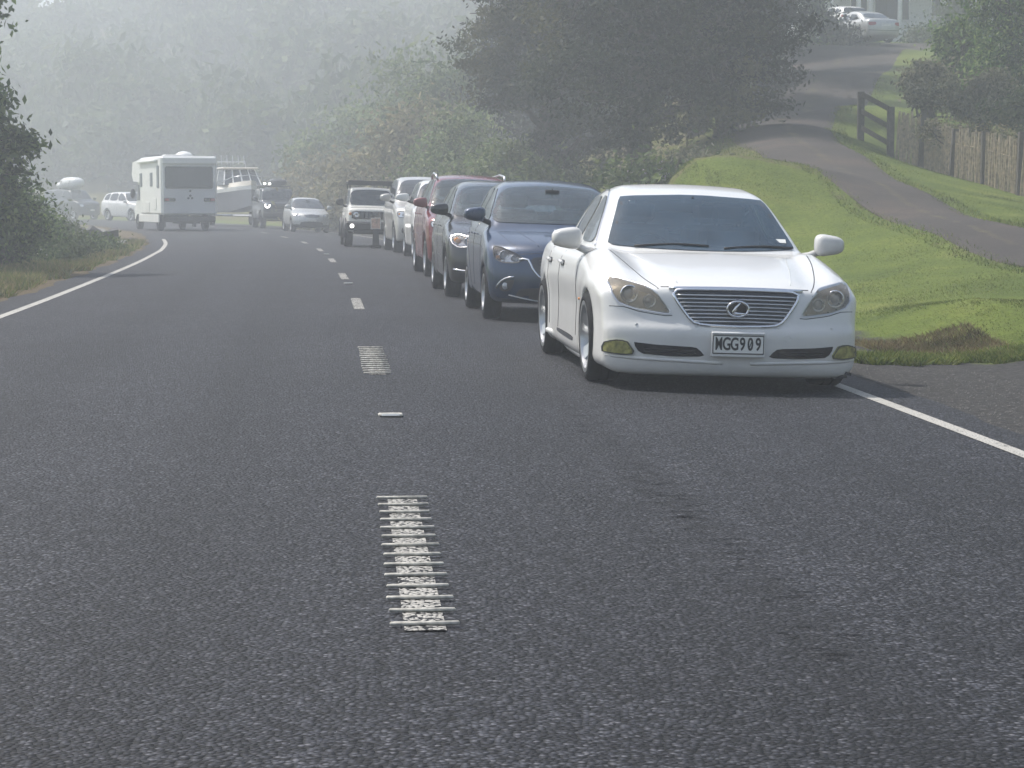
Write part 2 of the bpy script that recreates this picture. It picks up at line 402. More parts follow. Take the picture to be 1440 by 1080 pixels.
# cover masks: R bare earth, G gravel
dirt = np.maximum.reduce([1 - sstep(.2, 1.0, abs(GU + 5.15)),  np.where(GX > 1.5, sstep(19.9, 20.6, GY) * (1 - sstep(21.3, 24.4, GY + .5 * np.sin(GX * 1.9))), 0) * .26 * (1 - sstep(3.9, 4.9, GX) * .9),
                          (sstep(.9, .2, DD)) * .35, sstep(60, 75, GY) * (GU > 6) * (GX < 6.5) * .55, sstep(4, 18, -GU - 8) * .3, np.where((GX < 6.2) & (GX > 2) & (GY > 43) & (GY < 75), .5, 0)])
grav = np.where((GU > 0), np.maximum(1 - sstep(5.0, 5.9, GU), (GX < 9) * (1 - sstep(19.5, 20.1, GY))), 1 - sstep(4.4, 4.95, -GU))
colr = np.zeros((GX.size, 4), np.float32); colr[:, 0] = dirt.ravel(); colr[:, 1] = grav.ravel(); colr[:, 3] = 1
ca = g_o.data.color_attributes.new('cover', 'FLOAT_COLOR', 'POINT'); ca.data.foreach_set('color', colr.ravel())

# ------------------------------------------------------------- road surface
def strip(name, U0, U1, nu, s0, s1, mat, dz=0.0, ds=.5, jag=0):
    ss = np.arange(s0, s1 + ds * .5, ds); uu = np.linspace(0, 1, nu)
    V = []; UV = []
    for s in ss:
        x = np.interp(s, CLS, CLF[:, 0]); y = np.interp(s, CLS, CLF[:, 1]); nx = np.interp(s, CLS, NOR[:, 0]); ny = np.interp(s, CLS, NOR[:, 1])
        a = U0(s) if callable(U0) else U0; c = U1(s) if callable(U1) else U1
        for q in uu:
            u = a + (c - a) * q; V.append((x + nx * u, y + ny * u, float(z_road_u(u)) + dz)); UV.append((u, s))
    Fc = grid_faces(len(ss), nu)[:, ::-1]
    o = mesh_obj(name, V, Fc, mat, smooth=True)
    uv = o.data.uv_layers.new(name='UVMap'); li = np.empty(len(o.data.loops), dtype=np.int32); o.data.loops.foreach_get('vertex_index', li)
    uv.data.foreach_set('uv', np.array(UV, np.float32)[li].ravel())
    return set_props(o, kind='structure')
def chipseal(name, paintmix=None):
    m, nt, b = nodes(name)
    tc = N(nt, 'ShaderNodeTexCoord'); co = tc.outputs['Object']
    vo = N(nt, 'ShaderNodeTexVoronoi'); vo.inputs['Scale'].default_value = 66; vo.inputs['Randomness'].default_value = 1; nt.links.new(co, vo.inputs['Vector'])
    vb = N(nt, 'ShaderNodeTexVoronoi'); vb.inputs['Scale'].default_value = 30; nt.links.new(co, vb.inputs['Vector'])
    sepc = N(nt, 'ShaderNodeSeparateColor'); nt.links.new(vo.outputs['Color'], sepc.inputs[0])
    chip = ramp(nt, [(0, (.004, .004, .006)), (.40, (.015, .016, .021)), (.72, (.043, .0455, .056)), (.92, (.074, .077, .090)), (1, (.13, .13, .145))], sepc.outputs[0])
    gap = ramp(nt, [(.30, 1.0), (.72, .12)], vo.outputs['Distance'])
    c = mixc(nt, 1.0, chip.outputs[0], gap.outputs[0], 'MULTIPLY')
    nb = noise(nt, 9, 6, .7, co); c = mixc(nt, 1.0, c, ramp(nt, [(.25, .72), (.75, 1.3)], nb).outputs[0], 'MULTIPLY')
    na = noise(nt, .35, 4, .55, co); c = mixc(nt, 1.0, c, ramp(nt, [(.3, .82), (.7, 1.16)], na).outputs[0], 'MULTIPLY')
    # wheel tracks polished dark, stretched along the lane
    uv = N(nt, 'ShaderNodeUVMap', uv_map='UVMap'); su = N(nt, 'ShaderNodeSeparateXYZ'); nt.links.new(uv.outputs[0], su.inputs[0])
    mp = N(nt, 'ShaderNodeMapping'); mp.inputs['Scale'].default_value = (1.6, .06, 1); nt.links.new(uv.outputs[0], mp.inputs[0]); ns = noise(nt, 1.0, 5, .6, mp.outputs[0])
    c = mixc(nt, 1.0, c, ramp(nt, [(.3, .86), (.7, 1.14)], ns).outputs[0], 'MULTIPLY')
    ab = N(nt, 'ShaderNodeMath', operation='ABSOLUTE'); nt.links.new(su.outputs[0], ab.inputs[0])
    sb = N(nt, 'ShaderNodeMath', operation='SUBTRACT', i_Value=0); nt.links.new(ab.outputs[0], sb.inputs[0]); sb.inputs[1].default_value = 1.75
    a2 = N(nt, 'ShaderNodeMath', operation='ABSOLUTE'); nt.links.new(sb.outputs[0], a2.inputs[0])
    s3 = N(nt, 'ShaderNodeMath', operation='SUBTRACT'); nt.links.new(a2.outputs[0], s3.inputs[0]); s3.inputs[1].default_value = .8
    a3 = N(nt, 'ShaderNodeMath', operation='ABSOLUTE'); nt.links.new(s3.outputs[0], a3.inputs[0])
    tr = ramp(nt, [(0, .84), (.2, .92), (.5, 1.07)], a3.outputs[0]); c = mixc(nt, .9, c, tr.outputs[0], 'MULTIPLY')
    # bled bitumen streak with short cross cracks in the right lane
    mp2 = N(nt, 'ShaderNodeMapping'); mp2.inputs['Scale'].default_value = (1.7, 11.0, 1); nt.links.new(uv.outputs[0], mp2.inputs[0]); nk = noise(nt, 2.2, 5, .7, mp2.outputs[0])
    s5 = N(nt, 'ShaderNodeMath', operation='SUBTRACT'); nt.links.new(su.outputs[0], s5.inputs[0]); s5.inputs[1].default_value = 1.23
    a5 = N(nt, 'ShaderNodeMath', operation='ABSOLUTE'); nt.links.new(s5.outputs[0], a5.inputs[0])
    k5 = ramp(nt, [(.02, 1.0), (.20, 0.0)], a5.outputs[0]); k6 = ramp(nt, [(.47, 0.0), (.55, 1.0)], nk)
    mk = N(nt, 'ShaderNodeMath', operation='MULTIPLY'); nt.links.new(k5.outputs[0], mk.inputs[0]); nt.links.new(k6.outputs[0], mk.inputs[1])
    mk2 = N(nt, 'ShaderNodeMath', operation='MULTIPLY'); nt.links.new(mk.outputs[0], mk2.inputs[0]); mk2.inputs[1].default_value = .85
    c = mixc(nt, mk2.outputs[0], c, (.006, .006, .007))
    b.inputs['Roughness'].default_value = .72; b.inputs['Specular IOR Level'].default_value = .28
    if paintmix:
        pn = noise(nt, 60, 4, .7, co); nb2 = noise(nt, 5, 3, .6, co)
        ad = N(nt, 'ShaderNodeMath', operation='ADD'); nt.links.new(gap.outputs[0], ad.inputs[0]); nt.links.new(pn, ad.inputs[1])
        ad2 = N(nt, 'ShaderNodeMath', operation='ADD'); nt.links.new(ad.outputs[0], ad2.inputs[0]); nt.links.new(nb2, ad2.inputs[1])
        pm = ramp(nt, [(paintmix, 0.0), (paintmix + .12, 1.0)], None)
        dv = N(nt, 'ShaderNodeMath', operation='MULTIPLY'); nt.links.new(ad2.outputs[0], dv.inputs[0]); dv.inputs[1].default_value = .5; nt.links.new(dv.outputs[0], pm.inputs[0])
        c = mixc(nt, pm.outputs[0], c, (.40, .385, .35))
    nt.links.new(c, b.inputs['Base Color'])
    bp = N(nt, 'ShaderNodeBump'); bp.inputs['Strength'].default_value = .9; bp.inputs['Distance'].default_value = .008
    iv = N(nt, 'ShaderNodeMath', operation='SUBTRACT'); iv.inputs[0].default_value = 1; nt.links.new(vo.outputs['Distance'], iv.inputs[1])
    nt.links.new(iv.outputs[0], bp.inputs['Height']); nt.links.new(bp.outputs[0], b.inputs['Normal'])
    return m
M['road'] = chipseal('chipseal'); M['mark'] = chipseal('worn_marking_paint', .68); M['mark_edge'] = chipseal('edge_line_paint', .46)
M['rib'] = simple('thermoplastic_rib', (.40, .385, .34), .75, var=.4, scale=40)
wob = lambda s: .06 * math.sin(s * .9) + .04 * math.sin(s * 2.3 + 1) + .03 * math.sin(s * 5.1)
s_end = float(CLS[-1]) - 1
strip('road', lambda s: -4.75 + wob(s), lambda s: 3.92 + .6 * wob(s + 40), 40, 0, s_end, M['road'])
def s_of(d): return float(np.interp(d, CLF[:, 1], CLS))
strip('left_edge_line', lambda s: -4.28, lambda s: -4.16, 3, 10, float(s_of(77)), M['mark_edge'], .004)
strip('right_edge_line', lambda s: 3.50, lambda s: 3.61, 3, 4, 150, M['mark_edge'], .004)
S0 = float(np.interp(0, CLF[:, 1], CLS))
def s_of(d): return float(np.interp(d, CLF[:, 1], CLS))
k = 0
d0 = s_of(6.72)
while k < 11:
    a = d0 + 10 * k; o = strip('centre_line_dash', -.065, .065, 7, a, a + 3.0, M['mark'], .004, ds=.1)
    if k < 2:
        for i in range(14):
            s = a + .08 + i * .225; x = np.interp(s, CLS, CLF[:, 0]); y = np.interp(s, CLS, CLF[:, 1]); t = math.atan2(*(TAN[np.argmin(abs(CLS - s))][[0, 1]]))
            mb = MB(); R = Matrix.Rotation(-t, 4, 'Z')
            mb.box((x, y, .004 + .006), (.225 + random.uniform(-.012, .006), .017, .012), R, bev=.004); rb = mb.build('rumble_rib', M['rib'], None, angle=40); rb.parent = o
    k += 1
# reflective road studs between the dashes
for px, py in ((549, 587), (490, 399), (459, 358)):
    g = ground(px, py); 
    st = empty('road_stud', (g[0], g[1], gz(g[0], g[1])), (0, 0, .08), label={549: 'white reflective road stud nearest the camera, between the two ribbed centre dashes', 490: 'small white road stud in the gap before the far plain centre dashes', 459: 'tiny farthest white road stud on the centre line'}[px], cat='road stud', group='studs on the centre line')
    MB().box((0, 0, .009), (.15, .11, .016), bev=.006).build('stud_body', M['rib'], st, angle=40)
    MB().box((0, -.052, .012), (.11, .012, .014), Matrix.Rotation(-.5, 4, 'X')).build('reflector', M['plate'], st)

# short ragged transverse cracks in the right lane's wheel track
rc = np.random.default_rng(21); V = []; Fc = []
for i in range(95):
    s = s_of(6.3) + abs(rc.normal(0, 1)) * 3.4 + (3.0 if i % 2 else 0); u0 = 1.23 + rc.normal(0, .075); L_ = rc.uniform(.025, .12); n = 7; b = len(V)
    x0, y0 = np.interp(s, CLS, CLF[:, 0]), np.interp(s, CLS, CLF[:, 1]); nx_, ny_ = np.interp(s, CLS, NOR[:, 0]), np.interp(s, CLS, NOR[:, 1]); tx, ty = -ny_, nx_; off_ = 0
    for k_ in range(n):
        u = u0 + L_ * (k_ / (n - 1) - .5); off_ += rc.normal(0, .008); w_ = rc.uniform(.003, .009) * math.sin(math.pi * (k_ + .35) / n)
        for sg in (-1, 1): V.append((x0 + nx_ * u + tx * (off_ + sg * w_), y0 + ny_ * u + ty * (off_ + sg * w_), float(z_road_u(u)) + .004))
    Fc += [(b + 2 * k_, b + 2 * k_ + 2, b + 2 * k_ + 3, b + 2 * k_ + 1) for k_ in range(n - 1)]
set_props(mesh_obj('road_cracks', V, Fc, simple('crack_dark_tar', (.010, .010, .012), .9, var=.3, spec=.1)), kind='structure')  # crack strips in a near-black tar colour
# ------------------------------------------------------------- driveway
m, nt, b = nodes('worn_driveway'); tc = N(nt, 'ShaderNodeTexCoord').outputs['Object']
n1 = noise(nt, .55, 5, .6, tc); n2 = noise(nt, 22, 6, .75, tc); n3 = noise(nt, 1.6, 4, .6, tc)
c = ramp(nt, [(.3, (.026, .020, .017)), (.55, (.048, .037, .031)), (.75, (.088, .061, .043))], n1).outputs[0]
c = mixc(nt, 1.0, c, ramp(nt, [(.25, .55), (.75, 1.45)], n2).outputs[0], 'MULTIPLY')
va = N(nt, 'ShaderNodeVertexColor', layer_name='wear'); sp = N(nt, 'ShaderNodeSeparateColor'); nt.links.new(va.outputs[0], sp.inputs[0])
ad = N(nt, 'ShaderNodeMath', operation='ADD'); nt.links.new(sp.outputs[0], ad.inputs[0]); nt.links.new(n3, ad.inputs[1])
k_ = N(nt, 'ShaderNodeMapRange'); nt.links.new(ad.outputs[0], k_.inputs[0]); k_.inputs[1].default_value = .95; k_.inputs[2].default_value = 1.25
c = mixc(nt, k_.outputs[0], c, ramp(nt, [(.35, (.05, .06, .02)), (.6, (.12, .09, .05)), (.8, (.17, .11, .07))], n2).outputs[0])
nt.links.new(c, b.inputs['Base Color']); b.inputs['Roughness'].default_value = .85
bp = N(nt, 'ShaderNodeBump'); bp.inputs['Distance'].default_value = .03; nt.links.new(n2, bp.inputs['Height']); nt.links.new(bp.outputs[0], b.inputs['Normal'])
X = DG[..., 0]; Y = DG[..., 1]
jit = np.zeros_like(X); jit[:, 0] = .10 * np.sin(np.arange(D_S) * .13) + .05 * np.sin(np.arange(D_S) * .31); jit[:, -1] = .10 * np.sin(np.arange(D_S) * .11 + 1)
X = X + jit; Z = zt(X, Y) + .02
Z[:, 0] -= .05; Z[:, -1] -= .05; Z[:, 1] -= .01; Z[:, -2] -= .01
dv = mesh_obj('driveway', np.stack([X, Y, Z], -1).reshape(-1, 3), grid_faces(D_S, NL)[:, ::-1], m, smooth=True); set_props(dv, kind='structure')
wr = np.zeros((D_S, NL, 4), np.float32); wr[..., 3] = 1; wr[..., 0] = np.exp(-((tt - .5) / .1) ** 2)[None] * .55 + np.exp(-(tt / .08) ** 2)[None] * .5 + np.exp(-((1 - tt) / .08) ** 2)[None] * .5
dv.data.color_attributes.new('wear', 'FLOAT_COLOR', 'POINT').data.foreach_set('color', wr.ravel())

# ------------------------------------------------------------- light, sky, haze
SUN_EL, SUN_AZ = math.radians(57), math.radians(-62)      # azimuth from +Y (depth) towards +X
sd = Vector((math.sin(SUN_AZ) * math.cos(SUN_EL), math.cos(SUN_AZ) * math.cos(SUN_EL), math.sin(SUN_EL)))
sl = bpy.data.lights.new('sun', 'SUN'); sl.energy = 3.6; sl.angle = math.radians(.6); sl.color = (1, .965, .91)
so = bpy.data.objects.new('sun', sl); COL.objects.link(so); so.rotation_euler = sd.to_track_quat('Z', 'Y').to_euler(); so.location = (-40, 40, 80)
w = bpy.data.worlds.new('World'); scene.world = w; w.use_nodes = True; nt = w.node_tree; bg = nt.nodes['Background']
sk = nt.nodes.new('ShaderNodeTexSky'); sk.sky_type = 'NISHITA'; sk.sun_disc = False; sk.sun_elevation = SUN_EL; sk.sun_rotation = SUN_AZ
sk.air_density = 1.0; sk.dust_density = 3.0; sk.ozone_density = 1.0
nt.links.new(sk.outputs[0], bg.inputs[0]); bg.inputs[1].default_value = .12
hz = MB().box((-50, 180, 21.5), (760, 620, 53)).build('haze', None); set_props(hz, kind='stuff')
hm = bpy.data.materials.new('haze_air'); hm.use_nodes = True; hn = hm.node_tree; hn.nodes.clear()
ho = hn.nodes.new('ShaderNodeOutputMaterial'); pv = hn.nodes.new('ShaderNodeVolumePrincipled')
pv.inputs['Color'].default_value = (.90, .945, .985, 1); pv.inputs['Density'].default_value = .0038; pv.inputs['Anisotropy'].default_value = .3
hn.links.new(pv.outputs[0], ho.inputs['Volume']); hz.data.materials.append(hm)
scene.view_settings.view_transform = 'Standard'; scene.view_settings.look = 'None'; scene.view_settings.exposure = .55; scene.view_settings.gamma = 1
scene.render.engine = 'CYCLES'
try:
    scene.cycles.volume_bounces = 2; scene.cycles.max_bounces = 8; scene.cycles.transparent_max_bounces = 16
except Exception: pass
# ------------------------------------------------------------- car bodies
def smax(a, b, k): h = np.maximum(k - np.abs(a - b), 0) / k; return np.maximum(a, b) + h * h * k * .25
def smin(a, b, k): return -smax(-a, -b, k)
def chaikin(P, n=2, cut=.22):
    P = np.asarray(P, float)
    for _ in range(n):
        Q = np.roll(P, -1, 0); P = np.stack([P * (1 - cut) + Q * cut, P * cut + Q * (1 - cut)], 1).reshape(-1, 2)
    return P
def interp2(Fd, y0, z0, h, Y, Z):
    fy = np.clip((Y - y0) / h, 0, Fd.shape[0] - 1.001); fz = np.clip((Z - z0) / h, 0, Fd.shape[1] - 1.001)
    i = fy.astype(int); j = fz.astype(int); a = fy - i; b = fz - j
    return (Fd[i, j] * (1 - a) + Fd[i + 1, j] * a) * (1 - b) + (Fd[i, j + 1] * (1 - a) + Fd[i + 1, j + 1] * a) * b
def sint(ctrl, v, blur=.06):
    ctrl = np.asarray(ctrl, float); g = np.linspace(ctrl[0, 0] - 1, ctrl[-1, 0] + 1, 1200); f = np.interp(g, ctrl[:, 0], ctrl[:, 1])
    n = max(1, int(blur / (g[1] - g[0]))); ker = np.hanning(2 * n + 3); ker /= ker.sum(); f = np.convolve(np.pad(f, n + 1, mode='edge'), ker, 'valid')
    return np.interp(v, g, f)
def surface_nets(Fv, org, h):
    s = Fv < 0; nx, ny, nz = Fv.shape
    c = np.zeros((nx - 1, ny - 1, nz - 1), np.int8); pos = np.zeros((nx - 1, ny - 1, nz - 1, 3)); cnt = np.zeros((nx - 1, ny - 1, nz - 1))
    for ax in range(3):
        sl0 = [slice(None)] * 3; sl1 = [slice(None)] * 3; sl0[ax] = slice(0, -1); sl1[ax] = slice(1, None)
        A = Fv[tuple(sl0)]; B = Fv[tuple(sl1)]; cr = (A < 0) != (B < 0); t = np.where(cr, A / np.where(cr, A - B, 1), 0)
        o1, o2 = [q for q in range(3) if q != ax]
        for a in (0, 1):
            for b in (0, 1):
                e = [slice(None)] * 3; e[o1] = slice(a, None if a else -1); e[o2] = slice(b, None if b else -1)
                cc = cr[tuple(e)]; t2 = t[tuple(e)]; cnt += cc; pos[..., ax] += t2 * cc; pos[..., o1] += a * cc; pos[..., o2] += b * cc
    m = cnt > 0; idx = -np.ones(m.shape, int); idx[m] = np.arange(m.sum())
    base = np.argwhere(m); V = (base + pos[m] / cnt[m][:, None]) * h + org
    Fs = []
    for ax in range(3):
        o1, o2 = [(1, 2), (2, 0), (0, 1)][ax]
        sl0 = [slice(None)] * 3; sl1 = [slice(None)] * 3; sl0[ax] = slice(0, -1); sl1[ax] = slice(1, None)
        cr = s[tuple(sl0)] != s[tuple(sl1)]; ins = s[tuple(sl0)]
        P = np.argwhere(cr); fl = ins[cr]
        ok = (P[:, o1] > 0) & (P[:, o2] > 0) & (P[:, o1] < Fv.shape[o1] - 1) & (P[:, o2] < Fv.shape[o2] - 1); P = P[ok]; fl = fl[ok]
        def g(d1, d2): Q = P.copy(); Q[:, o1] += d1; Q[:, o2] += d2; return idx[Q[:, 0], Q[:, 1], Q[:, 2]]
        q = np.stack([g(-1, -1), g(0, -1), g(0, 0), g(-1, 0)], 1); q[~fl] = q[~fl][:, ::-1]; Fs.append(q)
    return V, np.concatenate(Fs)
def tri3(Fv, org, h, P):
    f = np.clip((P - org) / h, 0, np.array(Fv.shape) - 1.001); i = f.astype(int); a = f - i; r = 0
    for dx in (0, 1):
        for dy in (0, 1):
            for dz in (0, 1):
                w = (a[:, 0] if dx else 1 - a[:, 0]) * (a[:, 1] if dy else 1 - a[:, 1]) * (a[:, 2] if dz else 1 - a[:, 2])
                r = r + w * Fv[i[:, 0] + dx, i[:, 1] + dy, i[:, 2] + dz]
    return r

class Car:
    """one vehicle: body grown from side, plan and section outlines; panels are laid on that surface"""
    def __init__(s, sp):
        s.sp = sp; s.L, s.W, s.H = sp['L'], sp['W'], sp['H']; h = s.h = sp.get('res', .03); L, W, H = s.L, s.W, s.H; hw = W / 2
        g = lambda a, b: np.arange(a, b + h, h)
        nx = int(math.ceil((hw + .1) / h)); xs = (np.arange(-nx, nx) + .5) * h; ys = g(-.12, L + .12); zs = g(.02, H + .12)
        X, Y, Z = np.meshgrid(xs, ys, zs, indexing='ij'); ax = np.abs(X) / hw
        y2 = g(-1.2, L + 1.2); z2 = g(-.3, H + .5); Y2, Z2 = np.meshgrid(y2, z2, indexing='ij')
        SL = sd_poly(chaikin(sp['low']), Y2, Z2); SG = sd_poly(chaikin(sp['green']), Y2, Z2)
        fw = np.clip(1 - Y / 1.3, 0, 1) ** 1.4; rw = np.clip(1 - (L - Y) / 1.1, 0, 1) ** 1.4; p = sp.get('bow_p', 2.6)
        Yl = Y - sp.get('bow_f', .5) * ax ** p * fw + sp.get('bow_r', .35) * ax ** p * rw
        Zl = Z + sp.get('crown', .05) * ax ** 2.2 * sstep(.5, .75, Z / sp['belt'])
        if 'hood' in sp: Zl = Zl - sp['hood'](X, Y)
        A = interp2(SL, y2[0], z2[0], h, Yl, Zl)
        pl = sint(sp['plan'], Y, .25); wz = hw * pl * sint(sp['sec'], Z, .06)
        for yf in sp['wheels']:
            r = np.hypot(Y - yf, Z - sp['R']); wz = wz + sp.get('flare', .015) * np.exp(-((r - sp['Ra'] - .02) / .12) ** 2)
        if 'side' in sp: wz = wz + sp['side'](Y, Z)
        Bl = (np.abs(X) - wz) * .97; low = smax(A, Bl, sp.get('kl', .09))
        yb = sp['belt']; gw = sint(sp['gsec'], Z, .05) * sint(sp['gplan'], Y, .2)
        Yg = Y - sp.get('gbow', .2) * (np.abs(X) / (hw * .8)) ** 2 * np.clip(1 - (Y - sp['green'][0][0]) / 1.5, 0, 1) + sp.get('gbow_r', .15) * (np.abs(X) / (hw * .8)) ** 2 * np.clip(1 - (sp['green'][-1][0] - Y) / 1.2, 0, 1)
        Zg = Z + sp.get('gcrown', .06) * (np.abs(X) / (hw * .8)) ** 2 * sstep(.86, .97, Z / H)
        G = smax(interp2(SG, y2[0], z2[0], h, Yg, Zg), (np.abs(X) - gw) * .93, sp.get('kg', .10))
        D = smin(low, G, sp.get('ku', .05))
        for yf in sp['wheels']:
            arch = np.maximum(np.hypot(Y - yf, Z - sp['R']) - sp['Ra'], (hw - .30) - np.abs(X)); D = smax(D, -arch, .02)
        org = np.array([xs[0], ys[0], zs[0]]); V, Q = surface_nets(D, org, h)
        GR = [np.gradient(D, h, axis=a) for a in range(3)]
        for _ in range(3):
            f = tri3(D, org, h, V); gr = np.stack([tri3(q, org, h, V) for q in GR], 1); V = V - gr * np.clip(f, -h * .5, h * .5)[:, None] / np.maximum((gr ** 2).sum(1), .2)[:, None]
        gr = np.stack([tri3(q, org, h, V) for q in GR], 1); s.Nv = gr / np.maximum(np.linalg.norm(gr, axis=1), 1e-6)[:, None]
        s.V, s.Q = V, Q; s.bvh = BVHTree.FromPolygons([tuple(v) for v in V], [tuple(q) for q in Q.tolist()]); s.hole = np.zeros(len(Q), bool)
        s.C = V[Q].mean(1); s.NF = np.cross(V[Q[:, 2]] - V[Q[:, 0]], V[Q[:, 3]] - V[Q[:, 1]]); s.NF /= np.maximum(np.linalg.norm(s.NF, axis=1), 1e-9)[:, None]
    def root(s, name, loc, yaw, tilt=0, pitch=0, **k):
        s.r = empty(name, loc, (pitch, tilt, yaw), **k); s.off = Vector((0, -s.L / 2, 0)); return s.r
    # projection of panel coordinates onto the skin; view: front, rear, left, right, top
    def ray(s, view, a, b):
        o, d = {'front': ((a, -2, b), (0, 1, 0)), 'rear': ((a, s.L + 2, b), (0, -1, 0)), 'left': ((-2, a, b), (1, 0, 0)), 'right': ((2, a, b), (-1, 0, 0)), 'top': ((a, b, 4), (0, 0, -1))}[view]
        hit, n, i, dist = s.bvh.ray_cast(Vector(o), Vector(d))
        if hit is None or (view == 'front' and hit.y > s.L * .6) or (view in ('left', 'right') and abs(hit.x) < s.W * .2):
            o2 = {'front': (a, s.L * .12, b), 'rear': (a, s.L * .9, b), 'left': (-s.W, a, b), 'right': (s.W, a, b), 'top': (a, b, s.H)}[view]
            hit, n, i, dist = s.bvh.find_nearest(Vector(o2))
        q = s.Q[i]; w = 1 / (np.linalg.norm(s.V[q] - np.array(hit), axis=1) + 1e-3); nn = (s.Nv[q] * w[:, None]).sum(0); nn /= np.linalg.norm(nn)
        return np.array(hit), nn
    def shrink(s, P, d):
        P = np.asarray(P, float); a = np.roll(P, 1, 0); b = np.roll(P, -1, 0); t = b - a; t /= np.maximum(np.linalg.norm(t, axis=1), 1e-9)[:, None]
        n = np.stack([-t[:, 1], t[:, 0]], 1); ar = .5 * np.sum(P[:, 0] * np.roll(P[:, 1], -1) - np.roll(P[:, 0], -1) * P[:, 1]); 
        return P + n * d * (1 if ar > 0 else -1)
    def outline(s, P, smooth=2, step=.04, cut=.18):
        P = chaikin(P, smooth, cut) if smooth else np.asarray(P, float); Q = np.vstack([P, P[:1]]); return resample(Q, step)[0][:-1]
    def patch(s, name, view, poly, mat, off=.004, parent=None, smooth=2, skirt=.012, grid=.05, raw=False, cut=.18):
        P = poly if raw else s.outline(poly, smooth, cut=cut); lo = P.min(0); hi = P.max(0)
        pts = [Vector(p) for p in P]; ne = len(pts)
        gx_, gy_ = np.meshgrid(np.arange(lo[0] + grid / 2, hi[0], grid), np.arange(lo[1] + grid / 2, hi[1], grid)); gx_ = gx_.ravel(); gy_ = gy_.ravel()
        sd = sd_poly(P, gx_, gy_) if len(gx_) else np.array([]); 
        for x, y, d in zip(gx_, gy_, sd):
            if d < -grid * .45: pts.append(Vector((x, y)))
        vs, _, fs, *_r = delaunay_2d_cdt(pts, [(i, (i + 1) % ne) for i in range(ne)], [], 1, 1e-6)
        V = []; 
        for v in vs: h_, n_ = s.ray(view, v.x, v.y); V.append(h_ + n_ * off)
        Fc = [tuple(f) for f in fs]
        if skirt:
            from collections import Counter
            ec = Counter(); 
            for f in Fc:
                for i in range(len(f)): ec[tuple(sorted((f[i], f[(i + 1) % len(f)])))] += 1
            mp = {}
            for f in list(Fc):
                for i in range(len(f)):
                    a, b = f[i], f[(i + 1) % len(f)]
                    if ec[tuple(sorted((a, b)))] == 1:
                        for q in (a, b):
                            if q not in mp: h_, n_ = s.ray(view, vs[q].x, vs[q].y); mp[q] = len(V); V.append(h_ - n_ * skirt)
                        Fc.append((b, a, mp[a], mp[b]))
        V = [Vector(v) + s.off for v in V]
        mb = MB(); mb.add(V, Fc); return mb.build(name, mat, parent or s.r, angle=35)
    def ring(s, name, view, poly, width, mat, off=.002, parent=None, smooth=2, cut=.18, raw=False):
        P = poly if raw else s.outline(poly, smooth, cut=cut); I = s.shrink(P, width); m = len(P); V = []
        for q in (P, s.shrink(P, width / 2), I):
            for a in q: h_, n_ = s.ray(view, a[0], a[1]); V.append(Vector(h_ + n_ * off) + s.off)
        Fc = [(r * m + i, r * m + (i + 1) % m, (r + 1) * m + (i + 1) % m, (r + 1) * m + i) for r in (0, 1) for i in range(m)]
        return MB().add(V, Fc).build(name, mat, parent or s.r, smooth=True)
    def pts(s, view, line, off=0, step=.05, sm=True):
        P = catmull(line, 6) if sm and len(line) > 2 else np.asarray(line, float); P = resample(P, step)[0]
        out = []
        for a in P: h_, n_ = s.ray(view, a[0], a[1]); out.append(Vector(h_ + n_ * off) + s.off)
        return out
    def trim(s, name, view, line, r, mat, off=0, parent=None, closed=False, sm=True):
        P = s.pts(view, line, off, sm=sm); 
        if closed: P = P[:-1]
        return MB().tube(P, r, 6, closed=closed).build(name, mat, parent or s.r, smooth=True)
    def cut(s, view, poly, inset=.02, smooth=2, cut=.18):
        P = s.shrink(s.outline(poly, smooth, cut=cut), inset); ia, ib, sgn, axn = {'front': (0, 2, -1, 1), 'rear': (0, 2, 1, 1), 'left': (1, 2, -1, 0), 'right': (1, 2, 1, 0), 'top': (0, 1, 1, 2)}[view]
        c = s.C; d = sd_poly(P, c[:, ia], c[:, ib]); n = s.NF[:, axn] * sgn
        k = (d < 0) & (n > .12)
        if view == 'front': k &= c[:, 1] < s.L * .6
        if view == 'rear': k &= c[:, 1] > s.L * .5
        if view in ('left', 'right'): k &= np.abs(c[:, 0]) > s.W * .22
        s.hole |= k
    def window(s, name, view, poly, gl, seal=.04, see=True, smooth=2, cut=.18, sealmat=None):
        if see: s.cut(view, poly, seal * .55, smooth, cut)
        g_ = s.patch(name, view, poly, gl, .006, smooth=smooth, skirt=.0, cut=cut)
        s.ring('window_seal', view, poly, seal, sealmat or M['gloss_black'], .003, parent=g_, smooth=smooth, cut=cut); return g_
    def body(s, mat, liner=True, lower=None, lz=None):
        V = s.V + np.array(s.off); Q = s.Q[~s.hole]
        o = mesh_obj('body', V, Q, mat, s.r, smooth=True)
        if lower: # unpainted lower cladding
            o.data.materials.append(lower); c = s.C[~s.hole]; o.data.polygons.foreach_set('material_index', (lz(c) > 0).astype(np.int32))
        if liner and s.hole.any():
            k = (s.C[:, 2] > .30) ; Q2 = s.Q[~s.hole & k]; mesh_obj('cabin_lining', V - s.Nv * .022, Q2[:, ::-1], M['interior'], s.r, smooth=True)
        return o
    def interior(s, seat=None, wb=None, belt=None, right_drive=True, yf=None, seats=True):
        seat = seat or M['seat']; b = belt or s.sp['belt']; hw = s.W / 2; y0 = yf or s.sp['dash']
        m = MB(); m.box((0, y0 + .26, b - .16), (hw * 1.5, .36, .14), Matrix.Rotation(.05, 4, 'X'), bev=.05); m.box((0, y0 + .40, b - .26), (hw * 1.45, .2, .3), bev=.04)
        m.box((0, s.L * .56, .38), (hw * 1.6, s.L * .42, .05)); o = m.build('dashboard', M['interior'], s.r, angle=30); o.location = s.off
        sx = -.38 if right_drive else .38
